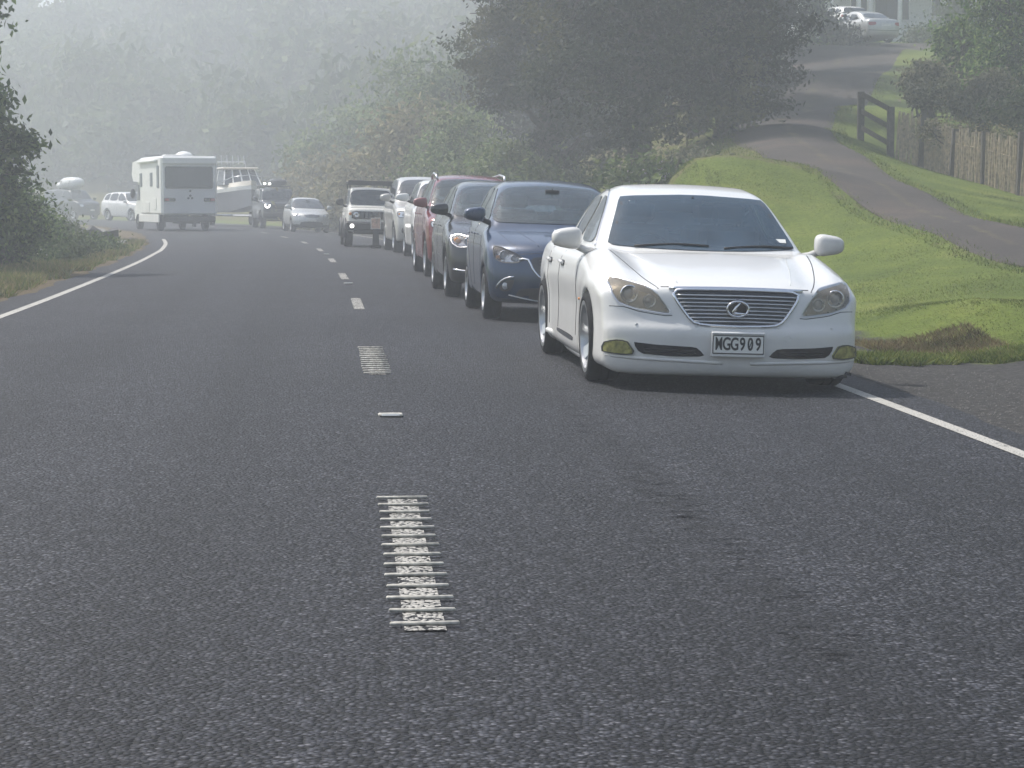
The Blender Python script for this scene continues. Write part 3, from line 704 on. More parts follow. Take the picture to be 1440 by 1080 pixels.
        m = MB(); m.tube([(sx + .18 * math.cos(a), y0 + .46 + .06 * math.sin(a), b - .06 + .17 * math.sin(a)) for a in np.linspace(0, 2 * math.pi, 20)[:-1]], .014, 6, closed=True); m.tube([(sx, y0 + .46, b - .06), (sx, y0 + .3, b - .12)], .04, 8); m.box((sx, y0 + .455, b - .06), (.34, .02, .05))
        o = m.build('steering_wheel', M['black'], s.r, smooth=True); o.location = s.off
        if seats:
            for yy in (y0 + 1.0, y0 + 1.95):
                for x in (-.38, .38):
                    m = MB(); T = Matrix.Rotation(-.2, 4, 'X'); m.box((x, yy, b - .12), (.5, .13, .62), T, bev=.05); m.box((x, yy - .28, b - .42), (.5, .5, .15), bev=.05)
                    m.box((x, yy + .10, b + .29), (.27, .09, .17), T, bev=.035); m.tube([(x - .06, yy + .06, b + .12), (x - .06, yy + .09, b + .26)], .008, 5); m.tube([(x + .06, yy + .06, b + .12), (x + .06, yy + .09, b + .26)], .008, 5)
                    o = m.build('car_seat', seat, s.r, angle=35); o.location = s.off
        m = MB(); m.box((0, y0 + .72, s.H - .15), (.17, .025, .045), bev=.01); m.tube([(0, y0 + .72, s.H - .14), (0, y0 + .70, s.H - .11)], .008, 5); o = m.build('rear_view_mirror', M['black'], s.r, angle=30); o.location = s.off
    def wheels(s, rimstyle='multi', rim_mat=None, width=.225, rim_r=None, camber=0.0, inset=.02, tyre_h=None):
        sp = s.sp; R = sp['R']; rr = rim_r or R * .68
        for yf in sp['wheels']:
            for sg in (-1, 1):
                x = sg * (s.W / 2 - inset - width / 2); wroot = MB(); hwid = width / 2
                prof = [(-hwid * .8, rr), (-hwid, rr + .02), (-hwid * 1.03, (rr + R) / 2), (-hwid * .93, R - .015), (-hwid * .75, R - .002), (-hwid * .3, R), (-hwid * .28, R - .008), (-hwid * .2, R - .008), (-hwid * .18, R), (hwid * .18, R), (hwid * .2, R - .008), (hwid * .28, R - .008), (hwid * .3, R), (hwid * .75, R - .002), (hwid * .93, R - .015), (hwid * 1.03, (rr + R) / 2), (hwid, rr + .02), (hwid * .8, rr)]
                wroot.lathe(prof, (0, 0, 0), 'x', 40, closed=True); t = wroot.build('wheel', M['rubber'], s.r, angle=40)
                t.location = Vector((x, yf, R)) + s.off; t.rotation_euler = (0, sg * camber, 0)
                m = MB(); m.lathe([(sg * hwid * .85, rr), (sg * (hwid * 1.0), rr + .012), (sg * hwid * .98, rr - .02), (sg * hwid * .6, rr - .03), (-sg * hwid * .8, rr - .03), (-sg * hwid * .8, rr)], (0, 0, 0), 'x', 40, closed=True)
                n = 5 if rimstyle == 'five' else (8 if rimstyle == 'multi' else 6)
                for k in range(n):
                    a = 2 * math.pi * k / n + .3; T = Matrix.Rotation(a, 4, 'X'); w0 = .045 if rimstyle == 'five' else .02
                    V = []
                    for (q, ww, xo) in ((.05, w0 * 1.3, .35), (rr * .55, w0, .45), (rr - .015, w0 * 1.2, .9)):
                        for (dy, dx) in ((-ww, 0), (ww, 0), (ww, -.035), (-ww, -.035)): V.append(T @ Vector((sg * (hwid * xo + dx), dy, q)))
                    m.add(V, [(0, 1, 5, 4), (1, 2, 6, 5), (2, 3, 7, 6), (3, 0, 4, 7), (4, 5, 9, 8), (5, 6, 10, 9), (6, 7, 11, 10), (7, 4, 8, 11), (0, 3, 2, 1), (8, 9, 10, 11)])
                m.lathe([(sg * hwid * .1, .0), (sg * hwid * .45, .0), (sg * hwid * .5, .03), (sg * hwid * .38, .065), (sg * hwid * .1, .07)], (0, 0, 0), 'x', 16)
                m.build('rim', rim_mat or M['silver'], t, angle=35)
                m = MB(); m.lathe([(-sg * .02, 0), (-sg * .02, rr * .78), (sg * .005, rr * .78), (sg * .005, 0)], (0, 0, 0), 'x', 24); m.build('brake_disc', M['interior'], t, angle=35)
    def mirror(s, y, z, mat, size=(.125, .09, .085), x=None, low=M['black']):
        for sg in (-1, 1):
            x0 = sg * (x or (s.W / 2 + .085)); m = MB(); sx, sy, sz = size
            V = []; Fc = []
            m.sphere((0, 0, 0), (sx, sy, sz), 20, 12, .62)
            m.V = [(vx, vy * (1 if vy < 0 else .45), vz * (1.0 - .22 * (vx * sg) / sx) - .02 * (1 - vx * sg / sx) * 0) for vx, vy, vz in m.V]
            o = m.build('wing_mirror', mat, s.r, smooth=True); o.location = Vector((x0, y, z)) + s.off
            MB().box((0, sy * .46, 0), (sx * 1.6, .006, sz * 1.5), bev=.003).build('mirror_glass', M['chrome'], o)
            MB().tube([(-sg * sx * .5, .02, -sz * .6), (-sg * (sx + .03), .03, -sz * 1.1), (-sg * (sx + .13), .05, -sz * 1.35)], [.028, .03, .035], 8).build('mirror_arm', low, o, smooth=True)
    def lamp(s, poly, housing, cover, bowls, view='front', smooth=2, rim=.012, depth=.05, bowl_mat=None, rimmat=None, cut=.15, amber=None):
        """headlight: cover glass over a sunken housing with round bowls"""
        for sg in (-1, 1):
            P = [(a * -sg, b) for a, b in poly] if view == 'front' else poly
            s.cut(view, P, .012, smooth, cut)
            g_ = s.patch('headlight', view, P, cover, .005, smooth=smooth, skirt=0, cut=cut)
            s.patch('lamp_housing', view, P, housing, -depth, parent=g_, smooth=smooth, skirt=0, cut=cut)
            O = s.outline(P, smooth, cut=cut); I = s.shrink(O, rim); m_ = len(O); V = []
            for q, of in ((O, .006), (I, .004), (I, -depth - .002)):
                for a in q: h_, n_ = s.ray(view, a[0], a[1]); V.append(Vector(h_ + n_ * of) + s.off)
            MB().add(V, [(r * m_ + i, r * m_ + (i + 1) % m_, (r + 1) * m_ + (i + 1) % m_, (r + 1) * m_ + i) for r in (0, 1) for i in range(m_)]).build('lamp_rim', rimmat or M['black'], g_, smooth=True)
            for (bx, bz, br) in bowls:
                h_, n_ = s.ray(view, bx * -sg, bz); c = Vector(h_) + Vector((0, depth * .5 + .012, 0)) + s.off; m = MB()
                m.lathe([(.02, br * .35), (-.005, br * .8), (-.018, br), (-.012, br * 1.08), (.01, br * 1.06)], c, 'y', 24); m.build('lamp_bowl', bowl_mat or M['chrome'], g_, smooth=True)
                m = MB(); m.sphere(c + Vector((0, .012, 0)), (br * .62, br * .3, br * .62), 16, 8); m.build('projector_lens', M['glass_bulb'], g_, smooth=True)
            if amber:
                h_, n_ = s.ray(view, amber[0] * -sg, amber[1]); c = Vector(h_) + Vector((0, depth * .6, 0)) + s.off
                MB().sphere(c, (amber[2], .02, amber[2] * .8), 12, 6).build('indicator_bulb', M['amber'], g_, smooth=True)
    def plate(s, x, z, w=.36, h=.125, text=None, y=None, tiltx=0):
        hit, n = s.ray('front', x, z); c = Vector(hit) + s.off + Vector((0, -.022, 0)); o = MB().box((0, 0, 0), (w, .008, h), bev=.003).build('number_plate', M['plate'], s.r); o.location = c; o.rotation_euler = (tiltx, 0, 0); return o
M['glass_bulb'] = simple('lamp_lens', (.45, .47, .5), .05, .3, .05, coat=1)

def text_mesh(txt, size, mat, parent, loc, rot=(math.pi / 2, 0, 0), ext=.002, sx=1.0, bold=0):
    cu = bpy.data.curves.new('lettering', 'FONT'); cu.body = txt; cu.size = size; cu.extrude = ext; cu.align_x = 'CENTER'; cu.align_y = 'CENTER'; cu.offset = bold
    o = bpy.data.objects.new('lettering', cu); COL.objects.link(o); dg = bpy.context.evaluated_depsgraph_get(); me = bpy.data.meshes.new_from_object(o.evaluated_get(dg)); COL.objects.unlink(o); bpy.data.objects.remove(o)
    n = bpy.data.objects.new('lettering', me); COL.objects.link(n); n.data.materials.clear(); n.data.materials.append(mat); n.location = loc; n.rotation_euler = rot; n.scale = (sx, 1, 1)
    if parent: n.parent = parent
    return n

def stations(L, H, kind):
    """side outlines for the plainer vehicles, scaled from a 4.5 x 1.7 m pattern"""
    fy, fz = L / 4.5, H / 1.7
    if kind == 'suv':
        low = [(.12, .24), (.03, .30), (0, .45), (0, .62), (.03, .78), (.08, .92), (.2, 1.0), (.6, 1.05), (1.05, 1.10), (1.3, 1.13), (2.2, 1.14), (3.4, 1.17), (4.3, 1.2), (4.42, 1.15), (4.48, .9), (4.5, .55), (4.4, .35), (4.1, .26), (.5, .22)]
        green = [(.98, 1.0), (1.15, 1.12), (1.5, 1.38), (1.85, 1.58), (2.1, 1.655), (2.7, 1.7), (3.5, 1.68), (4.0, 1.62), (4.2, 1.5), (4.4, 1.18), (4.42, 1.0)]
        return [(a * fy, b * fz) for a, b in low], [(a * fy, b * fz) for a, b in green]
    if kind == 'hatch':
        low = [(.14, .22), (.04, .27), (0, .42), (.0, .58), (.05, .74), (.13, .86), (.25, .93), (.6, 1.01), (1.0, 1.08), (1.25, 1.12), (2.2, 1.13), (3.4, 1.18), (4.25, 1.22), (4.4, 1.12), (4.48, .85), (4.5, .5), (4.4, .3), (4.1, .24), (.5, .2)]
        green = [(.85, 1.0), (1.05, 1.12), (1.5, 1.37), (1.95, 1.58), (2.2, 1.655), (2.7, 1.7), (3.4, 1.67), (3.9, 1.6), (4.2, 1.45), (4.38, 1.2), (4.4, 1.0)]
        return [(a * fy, b * fz) for a, b in low], [(a * fy, b * fz) for a, b in green]
    if kind == 'van':
        low = [(.1, .26), (.03, .32), (0, .5), (.01, .7), (.04, .86), (.12, .96), (.3, 1.02), (.7, 1.08), (.95, 1.12), (2.2, 1.12), (4.3, 1.14), (4.45, 1.1), (4.5, .8), (4.5, .45), (4.4, .3), (.5, .24)]
        green = [(.7, 1.0), (.85, 1.12), (1.15, 1.4), (1.38, 1.6), (1.6, 1.67), (2.2, 1.7), (3.8, 1.69), (4.25, 1.64), (4.4, 1.5), (4.46, 1.1), (4.46, 1.0)]
        return [(a * fy, b * fz) for a, b in low], [(a * fy, b * fz) for a, b in green]
    if kind == 'box':
        low = [(.04, .42), (0, .5), (0, .62), (.0, .9), (.02, 1.02), (.08, 1.10), (.5, 1.13), (1.05, 1.15), (1.3, 1.15), (4.35, 1.17), (4.45, 1.1), (4.5, .9), (4.5, .5), (4.4, .42), (2, .36)]
        green = [(1.0, 1.0), (1.08, 1.12), (1.2, 1.35), (1.35, 1.58), (1.45, 1.66), (1.6, 1.69), (2.5, 1.7), (4.2, 1.7), (4.35, 1.66), (4.4, 1.55), (4.42, 1.1), (4.42, 1.0)]
        return [(a * fy, b * fz) for a, b in low], [(a * fy, b * fz) for a, b in green]
def spec(kind, L, W, H, R, wheels, **k):
    low, green = stations(L, H, kind); fz = H / 1.7; fy = L / 4.5; hw = W / 2; bx = kind == 'box'
    sp = dict(L=L, W=W, H=H, R=R, Ra=R + .055, wheels=wheels, low=low, green=green, belt=1.12 * fz, dash=(1.0 if kind in ('suv',) else .9) * fy,
              plan=[(0, .92 if bx else .88), (.5, .985), (1.2, 1), (3.4 * fy, 1), (L, .93)], sec=[(.2, .93), (.35, .965), (.6 * fz, .99), (.85 * fz, 1), (1.0 * fz, .985), (1.14 * fz, .955)],
              gsec=[(1.0 * fz, hw * .93), (1.12 * fz, hw * .92), (1.35 * fz, hw * .83), (1.58 * fz, hw * .71), (1.7 * fz, hw * .63)] if not bx else [(1.0 * fz, hw * .90), (1.12 * fz, hw * .90), (1.6 * fz, hw * .82), (1.7 * fz, hw * .8)],
              gplan=[(.9, .95), (2.0, 1), (3.4 * fy, .98), (L, .92)], crown=.05, bow_f=.5 if not bx else .18, gbow=.2 if not bx else .06)
    if bx: sp.update(kl=.05, kg=.06, ku=.03, gcrown=.02, bow_r=.1, gbow_r=.05, crown=.02, bow_p=4)
    sp.update(k); return sp
def windows(c, gl, kind, see=True, back=True, tint_back=None):
    """windscreen, door glass and rear window of the pattern bodies"""
    L, W, H = c.L, c.W, c.H; fy, fz = L / 4.5, H / 1.7; hw = W / 2
    g = {'suv': (.89, .68, 1.155, 1.59), 'hatch': (.89, .68, 1.155, 1.59), 'van': (.89, .70, 1.15, 1.6), 'box': (.84, .78, 1.19, 1.60)}[kind]
    c.window('windscreen', 'front', [(-g[0] * hw, g[2] * fz), (-g[0] * hw * .5, (g[2] - .006) * fz), (g[0] * hw * .5, (g[2] - .006) * fz), (g[0] * hw, g[2] * fz), (g[1] * hw, g[3] * fz), (0, (g[3] + .03) * fz), (-g[1] * hw, g[3] * fz)], gl, .045, see=see)
    S = {'suv': ([(1.45, 1.17), (2.42, 1.175), (2.42, 1.6), (2.15, 1.59), (1.85, 1.48)], [(2.5, 1.175), (3.35, 1.19), (3.3, 1.6), (2.5, 1.605)], [(3.45, 1.2), (4.05, 1.23), (3.9, 1.5), (3.7, 1.57), (3.42, 1.6)]),
         'hatch': ([(1.45, 1.16), (2.42, 1.175), (2.42, 1.58), (2.2, 1.57), (1.85, 1.43)], [(2.5, 1.175), (3.3, 1.21), (3.2, 1.56), (2.5, 1.59)], [(3.4, 1.23), (3.85, 1.27), (3.6, 1.48), (3.34, 1.54)]),
         'van': ([(1.15, 1.15), (2.1, 1.15), (2.1, 1.6), (1.55, 1.6)], [(2.2, 1.15), (3.2, 1.15), (3.2, 1.61), (2.2, 1.61)], [(3.3, 1.15), (4.2, 1.17), (4.1, 1.58), (3.3, 1.61)]),
         'box': ([(1.42, 1.18), (2.4, 1.18), (2.4, 1.62), (1.52, 1.62)], [(2.5, 1.18), (3.3, 1.18), (3.3, 1.62), (2.5, 1.62)], [(3.4, 1.2), (4.2, 1.2), (4.2, 1.6), (3.4, 1.6)])}[kind]
    for i, q in enumerate(S):
        for v in ('left', 'right'): c.window('side_window', v, [(a * fy, b * fz) for a, b in q], (tint_back or gl) if i else gl, .03, see=see)
    if back: c.window('rear_window', 'rear', [(-.78 * hw, 1.24 * fz), (.78 * hw, 1.24 * fz), (.66 * hw, 1.52 * fz), (-.66 * hw, 1.52 * fz)], tint_back or gl, .045, see=see)
def shut_lines(c, kind):
    L, W, H = c.L, c.W, c.H; fy, fz = L / 4.5, H / 1.7; d = M['gloss_black']
    b = 1.14 * fz
    for v in ('left', 'right'):
        for ln in ([(1.35 * fy, b), (1.33 * fy, .9 * fz), (1.38 * fy, .5 * fz), (1.5 * fy, .34)], [(2.46 * fy, b), (2.46 * fy, .34)], [(3.4 * fy, b), (3.35 * fy, .9 * fz), (3.1 * fy, .6 * fz), (3.0 * fy, .34)]): c.trim('door_gap', v, ln, .004, d, -.001, sm=False)
        for y in (2.28, 3.2): 
            P = c.pts(v, [((y - .1) * fy, b - .14), ((y + .1) * fy, b - .13)], .02); MB().tube(P, .012, 6).build('door_handle', c.paint, c.r, smooth=True)
# ------------------------------------------------------------- placing vehicles on the road
def heading(px, py=None, s=None):
    pass
def place(c, name, contact, yaw, front=True, pitch=0, tilt=None, **k):
    """contact: world xy of the tyre patch at the body corner seen on the picture's left"""
    yf = c.sp['wheels'][0]; cy, sy = math.cos(yaw), math.sin(yaw); lx, ly = -c.W / 2 + .03, yf - c.L / 2
    cx_ = contact[0] - (cy * lx - sy * ly); cy_ = contact[1] - (sy * lx + cy * ly)
    e = .6; fxv = np.array([cy, sy]); zl = gz(cx_ - fxv[0] * e, cy_ - fxv[1] * e); zr = gz(cx_ + fxv[0] * e, cy_ + fxv[1] * e)
    fyv = np.array([-sy, cy]); zf = gz(*(np.array([cx_, cy_]) - fyv)); zb = gz(*(np.array([cx_, cy_]) + fyv))
    return c.root(name, (cx_, cy_, (zl + zr) / 2 + .004), yaw, math.atan2(zl - zr, 2 * e) if tilt is None else tilt, math.atan2(zb - zf, 2.0) + pitch, **k)
def rad(d): return math.radians(d)

# ============================================================= white sedan, head of the queue
P_WHITE = paint('pearl_white_paint', (.70, .70, .68), .24, 0, .5)
def lex_hood(X, Y):
    ax = np.abs(X); f = sstep(.05, .35, Y) * (1 - sstep(1.2, 1.5, Y)); e = .50 + .17 * np.clip(Y / 1.4, 0, 1)
    centre = .022 * (1 - sstep(e - .10, e + .04, ax)); fender = .055 * np.exp(-((ax - .80) / .12) ** 2) * sstep(.15, .6, Y) * (1 - sstep(1.3, 1.9, Y))
    return (centre + fender) * f + fender * (1 - f) * (Y > .3)
lex = Car(dict(L=5.03, W=1.985, H=1.53, res=.022, R=.338, Ra=.352, wheels=(.93, 3.90), belt=1.0, dash=1.22,
    low=[(.20, .10), (.05, .115), (.01, .18), (-.005, .30), (-.008, .42), (.0, .462), (.028, .49), (.042, .54), (.062, .64), (.085, .735), (.13, .768), (.35, .82), (.7, .88), (1.1, .94), (1.45, .985), (2.0, .995), (3.0, 1.01), (3.8, 1.03), (4.4, 1.06), (4.88, 1.05), (4.98, .96), (5.03, .7), (5.02, .4), (4.95, .24), (4.7, .16), (2.5, .12), (.5, .115)],
    green=[(1.15, .86), (1.38, .995), (1.70, 1.19), (2.0, 1.385), (2.2, 1.475), (2.6, 1.53), (3.1, 1.515), (3.55, 1.43), (3.95, 1.25), (4.35, 1.07), (4.42, .86)],
    plan=[(0, .93), (.45, .985), (1.0, 1), (3.6, 1), (4.5, .97), (5.03, .9)], sec=[(.13, .955), (.2, .985), (.35, .985), (.55, .985), (.72, 1.0), (.85, .985), (.95, .955), (1.05, .90)],
    gsec=[(.85, .87), (1.0, .835), (1.15, .765), (1.3, .685), (1.42, .625), (1.54, .55)], gplan=[(1.2, .97), (2.3, 1), (3.4, .97), (4.35, .88)],
    crown=.045, bow_f=.36, bow_p=3.2, bow_r=.35, gbow=.22, kl=.10, kg=.10, ku=.05, gcrown=.05, hood=lex_hood, flare=.012))
gL = ground(827, 531)
place(lex, 'sedan_car', (gL[0] - .02, gL[1] - .35), rad(5.4), label='white sedan heading the queue, with a wide chrome-slatted grille', cat='car', group='cars queued nose to tail in the right lane')
lex.paint = P_WHITE; r = lex.r
lex.window('windscreen', 'front', [(-.745, 1.045), (-.74, 1.022), (-.4, 1.002), (0, .995), (.4, 1.002), (.74, 1.022), (.745, 1.045), (.60, 1.385), (.575, 1.41), (0, 1.436), (-.575, 1.41), (-.60, 1.385)], M['glass_lex'], .038, smooth=1)
for v in ('left', 'right'):
    lex.window('side_window', v, [(1.88, 1.03), (2.78, 1.035), (2.78, 1.42), (2.55, 1.405), (2.3, 1.30)], M['glass_dark'], .03)
    lex.window('side_window', v, [(2.86, 1.035), (3.72, 1.06), (3.55, 1.30), (3.3, 1.395), (2.86, 1.423)], M['glass_dark'], .03)
    lex.trim('window_chrome_strip', v, [(1.78, 1.01), (2.3, 1.335), (2.75, 1.455), (3.3, 1.43), (3.65, 1.28), (3.9, 1.05)], .008, M['chrome'], .003)
    for y, nm in ((1.62, 1), (2.82, 1), (3.75, 0)): lex.trim('door_gap', v, [(y, .99), (y - .02 if nm else y - .12, .7), (y, .3)] if nm else [(y, 1.0), (y - .15, .75), (3.45, .5), (3.42, .3)], .0045, M['gloss_black'], -.001)
    for y in (2.62, 3.52):
        P = lex.pts(v, [(y - .11, .845), (y + .11, .855)], .022); MB().tube(P, .015, 8).build('door_handle', P_WHITE, r, smooth=True)
        lex.patch('handle_recess', v, [(y - .13, .82), (y + .10, .82), (y + .12, .87), (y - .11, .87)], M['black'], .003)
    lex.patch('sill_decal', v, [(1.75, .24), (2.9, .26), (2.9, .295), (1.75, .285)], M['gloss_black'], .003, skirt=0)
    lex.trim('sill_skirt', v, [(1.35, .135), (2.4, .13), (3.5, .135)], .028, P_WHITE, -.006)
    lex.trim('fender_marker', v, [(1.36, .60), (1.42, .60)], .010, M['amber'], .002)
lex.window('rear_window', 'rear', [(-.70, 1.09), (.70, 1.09), (.56, 1.34), (-.56, 1.34)], M['glass_dark'], .05)
# hood shut lines and cowl
for sg in (-1, 1):
    lex.trim('bonnet_gap', 'top', [(sg * .545, .115), (sg * .60, .25), (sg * .665, .5), (sg * .735, .9), (sg * .775, 1.25)], .0045, M['black'], -.001)
    lex.trim('bonnet_crease', 'top', [(sg * .42, .2), (sg * .5, .6), (sg * .58, 1.1), (sg * .62, 1.3)], .004, P_WHITE, .0)
lex.trim('bonnet_gap', 'front', [(-.545, .752), (-.3, .756), (0, .757), (.3, .756), (.545, .752)], .0045, M['black'], .0)
lex.trim('bumper_gap', 'front', [(-.905, .60), (-.80, .598), (-.70, .57), (-.5, .545), (-.47, .55)], .003, M['black'], .0); lex.trim('bumper_gap', 'front', [(.905, .60), (.80, .598), (.70, .57), (.5, .545), (.47, .55)], .003, M['black'], .0)
# grille
GP = [(-.47, .735), (0, .742), (.47, .735), (.455, .68), (.33, .505), (.26, .485), (0, .478), (-.26, .485), (-.33, .505), (-.455, .68)]
gr_ = lex.patch('grille', 'front', GP, M['gloss_black'], .003, smooth=1)
O = lex.outline(GP, 1, .03)
lex.trim('grille_surround', 'front', list(map(tuple, np.vstack([O, O[:1]]))), .013, M['chrome'], .006, parent=gr_, closed=True, sm=False)
lex.trim('bonnet_chrome_lip', 'front', [(-.49, .742), (-.25, .748), (0, .75), (.25, .748), (.49, .742)], .016, M['chrome'], .004, parent=gr_)
for i in range(8):
    z = .512 + i * .0265; hwid = np.interp(z, [.485, .505, .68, .735], [.25, .32, .44, .455]); m = MB()
    Pf = lex.pts('front', [(-hwid, z), (-hwid * .5, z + .003), (0, z + .004), (hwid * .5, z + .003), (hwid, z)], .004)
    m.tube([p + Vector((0, -.006, 0)) for p in Pf], .0065, 6).build('grille_bar', M['silver'], gr_, smooth=True)
h_, n_ = lex.ray('front', 0, .61); ec = Vector(h_) + lex.off + Vector((0, -.035, 0))
m = MB(); m.tube([ec + Vector((.078 * math.cos(a), 0, .055 * math.sin(a))) for a in np.linspace(0, 2 * math.pi, 33)[:-1]], .0085, 8, closed=True)
m.tube([ec + Vector(q) for q in ((.022, 0, .052), (-.012, 0, .012), (-.035, 0, -.022), (-.028, 0, -.032), (.0, 0, -.034), (.058, 0, -.034))], [.006, .012, .013, .012, .012, .008], 8)
m.tube([ec + Vector(q) for q in ((-.075, 0, .018), (-.05, 0, .035), (-.022, 0, .052))], .006, 6)
m.build('emblem', M['chrome'], r, smooth=True); m = MB(); m.lathe([(.008, 0), (.008, .07)], ec, 'y', 24); eb = m.build('emblem_back', M['gloss_black'], r); 
# lamps
M['fog_amber'] = simple('yellow_fog_lens', (.25, .24, .075), .2, coat=.8, var=.5, scale=25); M['lamp_beige'] = simple('aged_lamp_housing', (.48, .42, .33), .4, .2, .15)
lex.lamp([(-.915, .80), (-.85, .812), (-.63, .762), (-.575, .715), (-.468, .565), (-.50, .555), (-.72, .582), (-.85, .625), (-.895, .69)], M['lamp_beige'], M['headlamp_old'], [(-.765, .692, .062), (-.625, .648, .047)], smooth=1, rim=.014, rimmat=M['silver'], cut=.12)
for sg in (-1, 1):
    q = [(sg * a, b) for a, b in [(-.935, .335), (-.87, .362), (-.78, .360), (-.715, .262), (-.80, .252), (-.945, .262)]]
    f = lex.patch('fog_light', 'front', q, M['fog_amber'], .014, smooth=1, cut=.12, grid=.03); lex.ring('fog_light_surround', 'front', q, .008, M['black'], .016, parent=f, smooth=1, cut=.12)
    q = [(sg * a, b) for a, b in [(-.75, .350), (-.60, .338), (-.29, .328), (-.23, .262), (-.45, .256), (-.69, .266)]]
    ai = lex.patch('air_intake', 'front', q, M['gloss_black'], .003, smooth=1, cut=.1)
    for z in (.285, .305): lex.trim('intake_slat', 'front', [(sg * .66, z), (sg * .3, z - .004)], .003, M['black'], .006, parent=ai)
    lex.trim('bumper_lip', 'front', [(sg * .93, .245), (sg * .7, .232), (sg * .4, .225), (sg * .1, .215)], .016, P_WHITE, -.008)
    for x in (.30, .72):
        h_, n_ = lex.ray('front', sg * x, .475); m = MB(); m.lathe([(-.004, 0), (-.004, .011), (.004, .012)], Vector(h_) + lex.off, 'y', 12); m.build('parking_sensor', M['offwhite'], r)
lex.trim('washer_cap', 'front', [(.37 + .035 * math.cos(a), .405 + .028 * math.sin(a)) for a in np.linspace(0, 2 * math.pi, 16)], .0025, M['offwhite'], .0, sm=False)
# damaged lip corner under the right lamp
m = MB(); 
for i in range(7): m.box((.70 + i * .03, .12 + .02 * random.random() - lex.L / 2 + .1, .135 + random.uniform(-.02, .015)), (.045, .05, .02), Matrix.Rotation(random.uniform(-.6, .6), 4, 'Y'))
m.build('broken_lip_edge', M['black'], r)
# number plate
h_, n_ = lex.ray('front', 0, .36); py_ = h_[1] - lex.L / 2 - .03
hold = MB().box((0, 0, 0), (.395, .02, .185), bev=.008).build('plate_holder', M['offwhite'], r); hold.location = (.0, py_ + .004, .355)
MB().box((0, -.0145, .082), (.385, .012, .014), bev=.004).build('holder_ridge', M['white'], hold, angle=30)
MB().box((0, -.0125, 0), (.376, .008, .135), bev=.003).build('plate_border', M['black'], hold)
pl = MB().box((0, -.016, .0), (.362, .006, .121), bev=.002).build('number_plate', M['plate'], hold)
for i, ch in enumerate('MGG909'):
    text_mesh(ch, .128, M['black'], hold, (-.144 + i * .0577, -.0195, .002), sx=.56 if ch == 'M' else .66, bold=.0028)
    if ch == '0': MB().tube([(-.144 + i * .0577 - .010, -.0205, -.025), (-.144 + i * .0577 + .010, -.0205, .028)], .0032, 5).build('zero_stroke', M['black'], hold)
lex.interior(M['seat_light'], yf=1.35)
MB().box((.62, 1.62 - lex.L / 2, 1.085), (.13, .012, .045), Matrix.Rotation(-.9, 4, 'X')).build('licence_label', M['plate'], r)
MB().box((-.50, 2.02 - lex.L / 2, 1.365), (.05, .006, .03), Matrix.Rotation(-.9, 4, 'X')).build('service_sticker', M['plate'], r)
for sg, x0 in ((-1, -.55), (1, .15)):
    P = lex.pts('front', [(x0, 1.012), (x0 + .3, 1.035), (x0 + .58, 1.028)], .012); MB().tube(P, .009, 6).build('wiper', M['black'], r, smooth=True)
lex.body(P_WHITE)
lex.wheels('five', M['silver'], .245, .262, camber=.045, inset=-.005)
lex.mirror(1.72, 1.065, P_WHITE, (.12, .10, .082), x=1.06, low=P_WHITE)

# ============================================================= dark blue hatchback
P_BLUE = paint('deep_blue_paint', (.010, .032, .078), .22, .3, .06)
def hatch(): pass
spm = spec('hatch', 4.10, 1.76, 1.63, .305, (.80, 3.38), res=.024, bow_f=.62, kl=.08, Ra=.345)
mz = Car(spm); g_ = ground(680, 448)
place(mz, 'hatchback_car', (g_[0], g_[1]), rad(5.5), label='dark blue hatchback directly behind the leading white sedan', cat='car', group='cars queued nose to tail in the right lane')
mz.paint = P_BLUE; r = mz.r; windows(mz, M['glass'], 'hatch')
mz.lamp([(-.80, .845), (-.70, .835), (-.52, .755), (-.46, .70), (-.55, .655), (-.70, .655), (-.79, .70)], M['lens'], M['headlamp_glass'], [(-.68, .745, .05), (-.57, .715, .038)], smooth=1, rim=.012, amber=(-.745, .715, .03))
GP = [(-.40, .72), (-.2, .745), (0, .75), (.2, .745), (.40, .72), (.36, .60), (.26, .50), (0, .47), (-.26, .50), (-.36, .60)]
gr_ = mz.patch('grille', 'front', GP, M['gloss_black'], .004, smooth=1); mz.trim('silver_wing', 'front', [(-.52, .70), (-.42, .70), (-.37, .60), (-.28, .50), (-.15, .462), (0, .455), (.15, .462), (.28, .50), (.37, .60), (.42, .70), (.52, .70)], .014, M['chrome'], .008, parent=gr_)
for i in range(6): mz.trim('grille_bar', 'front', [(-.30 + abs(i - 3) * .0, .52 + i * .035), (0, .515 + i * .035), (.30, .52 + i * .035)], .005, M['black'], .008, parent=gr_)
mz.patch('air_intake', 'front', [(-.50, .39), (.50, .39), (.56, .28), (.45, .25), (-.45, .25), (-.56, .28)], M['black'], .004, smooth=1)
mz.trim('intake_lip', 'front', [(-.62, .30), (-.3, .245), (0, .24), (.3, .245), (.62, .30)], .008, M['silver'], .006)
for sg in (-1, 1):
    f = mz.patch('fog_light', 'front', [(sg * a, b) for a, b in [(-.74, .36), (-.66, .46), (-.56, .48), (-.60, .36), (-.66, .33)]], M['black'], .004, smooth=1)
    mz.trim('fog_light_chrome', 'front', [(sg * -.755, .37), (sg * -.72, .44), (sg * -.65, .49), (sg * -.57, .505)], .012, M['chrome'], .008, parent=f)
    h_, n_ = mz.ray('front', sg * -.655, .40); MB().lathe([(-.01, 0), (-.012, .03), (.01, .045)], Vector(h_) + mz.off, 'y', 16).build('fog_bulb', M['glass_bulb'], f, smooth=True)
    mz.trim('bonnet_gap', 'top', [(sg * .52, .22), (sg * .62, .5), (sg * .70, .9)], .004, M['gloss_black'], -.001); mz.trim('bonnet_crease', 'top', [(sg * .30, .2), (sg * .42, .6), (sg * .5, .95)], .006, P_BLUE, -.001)
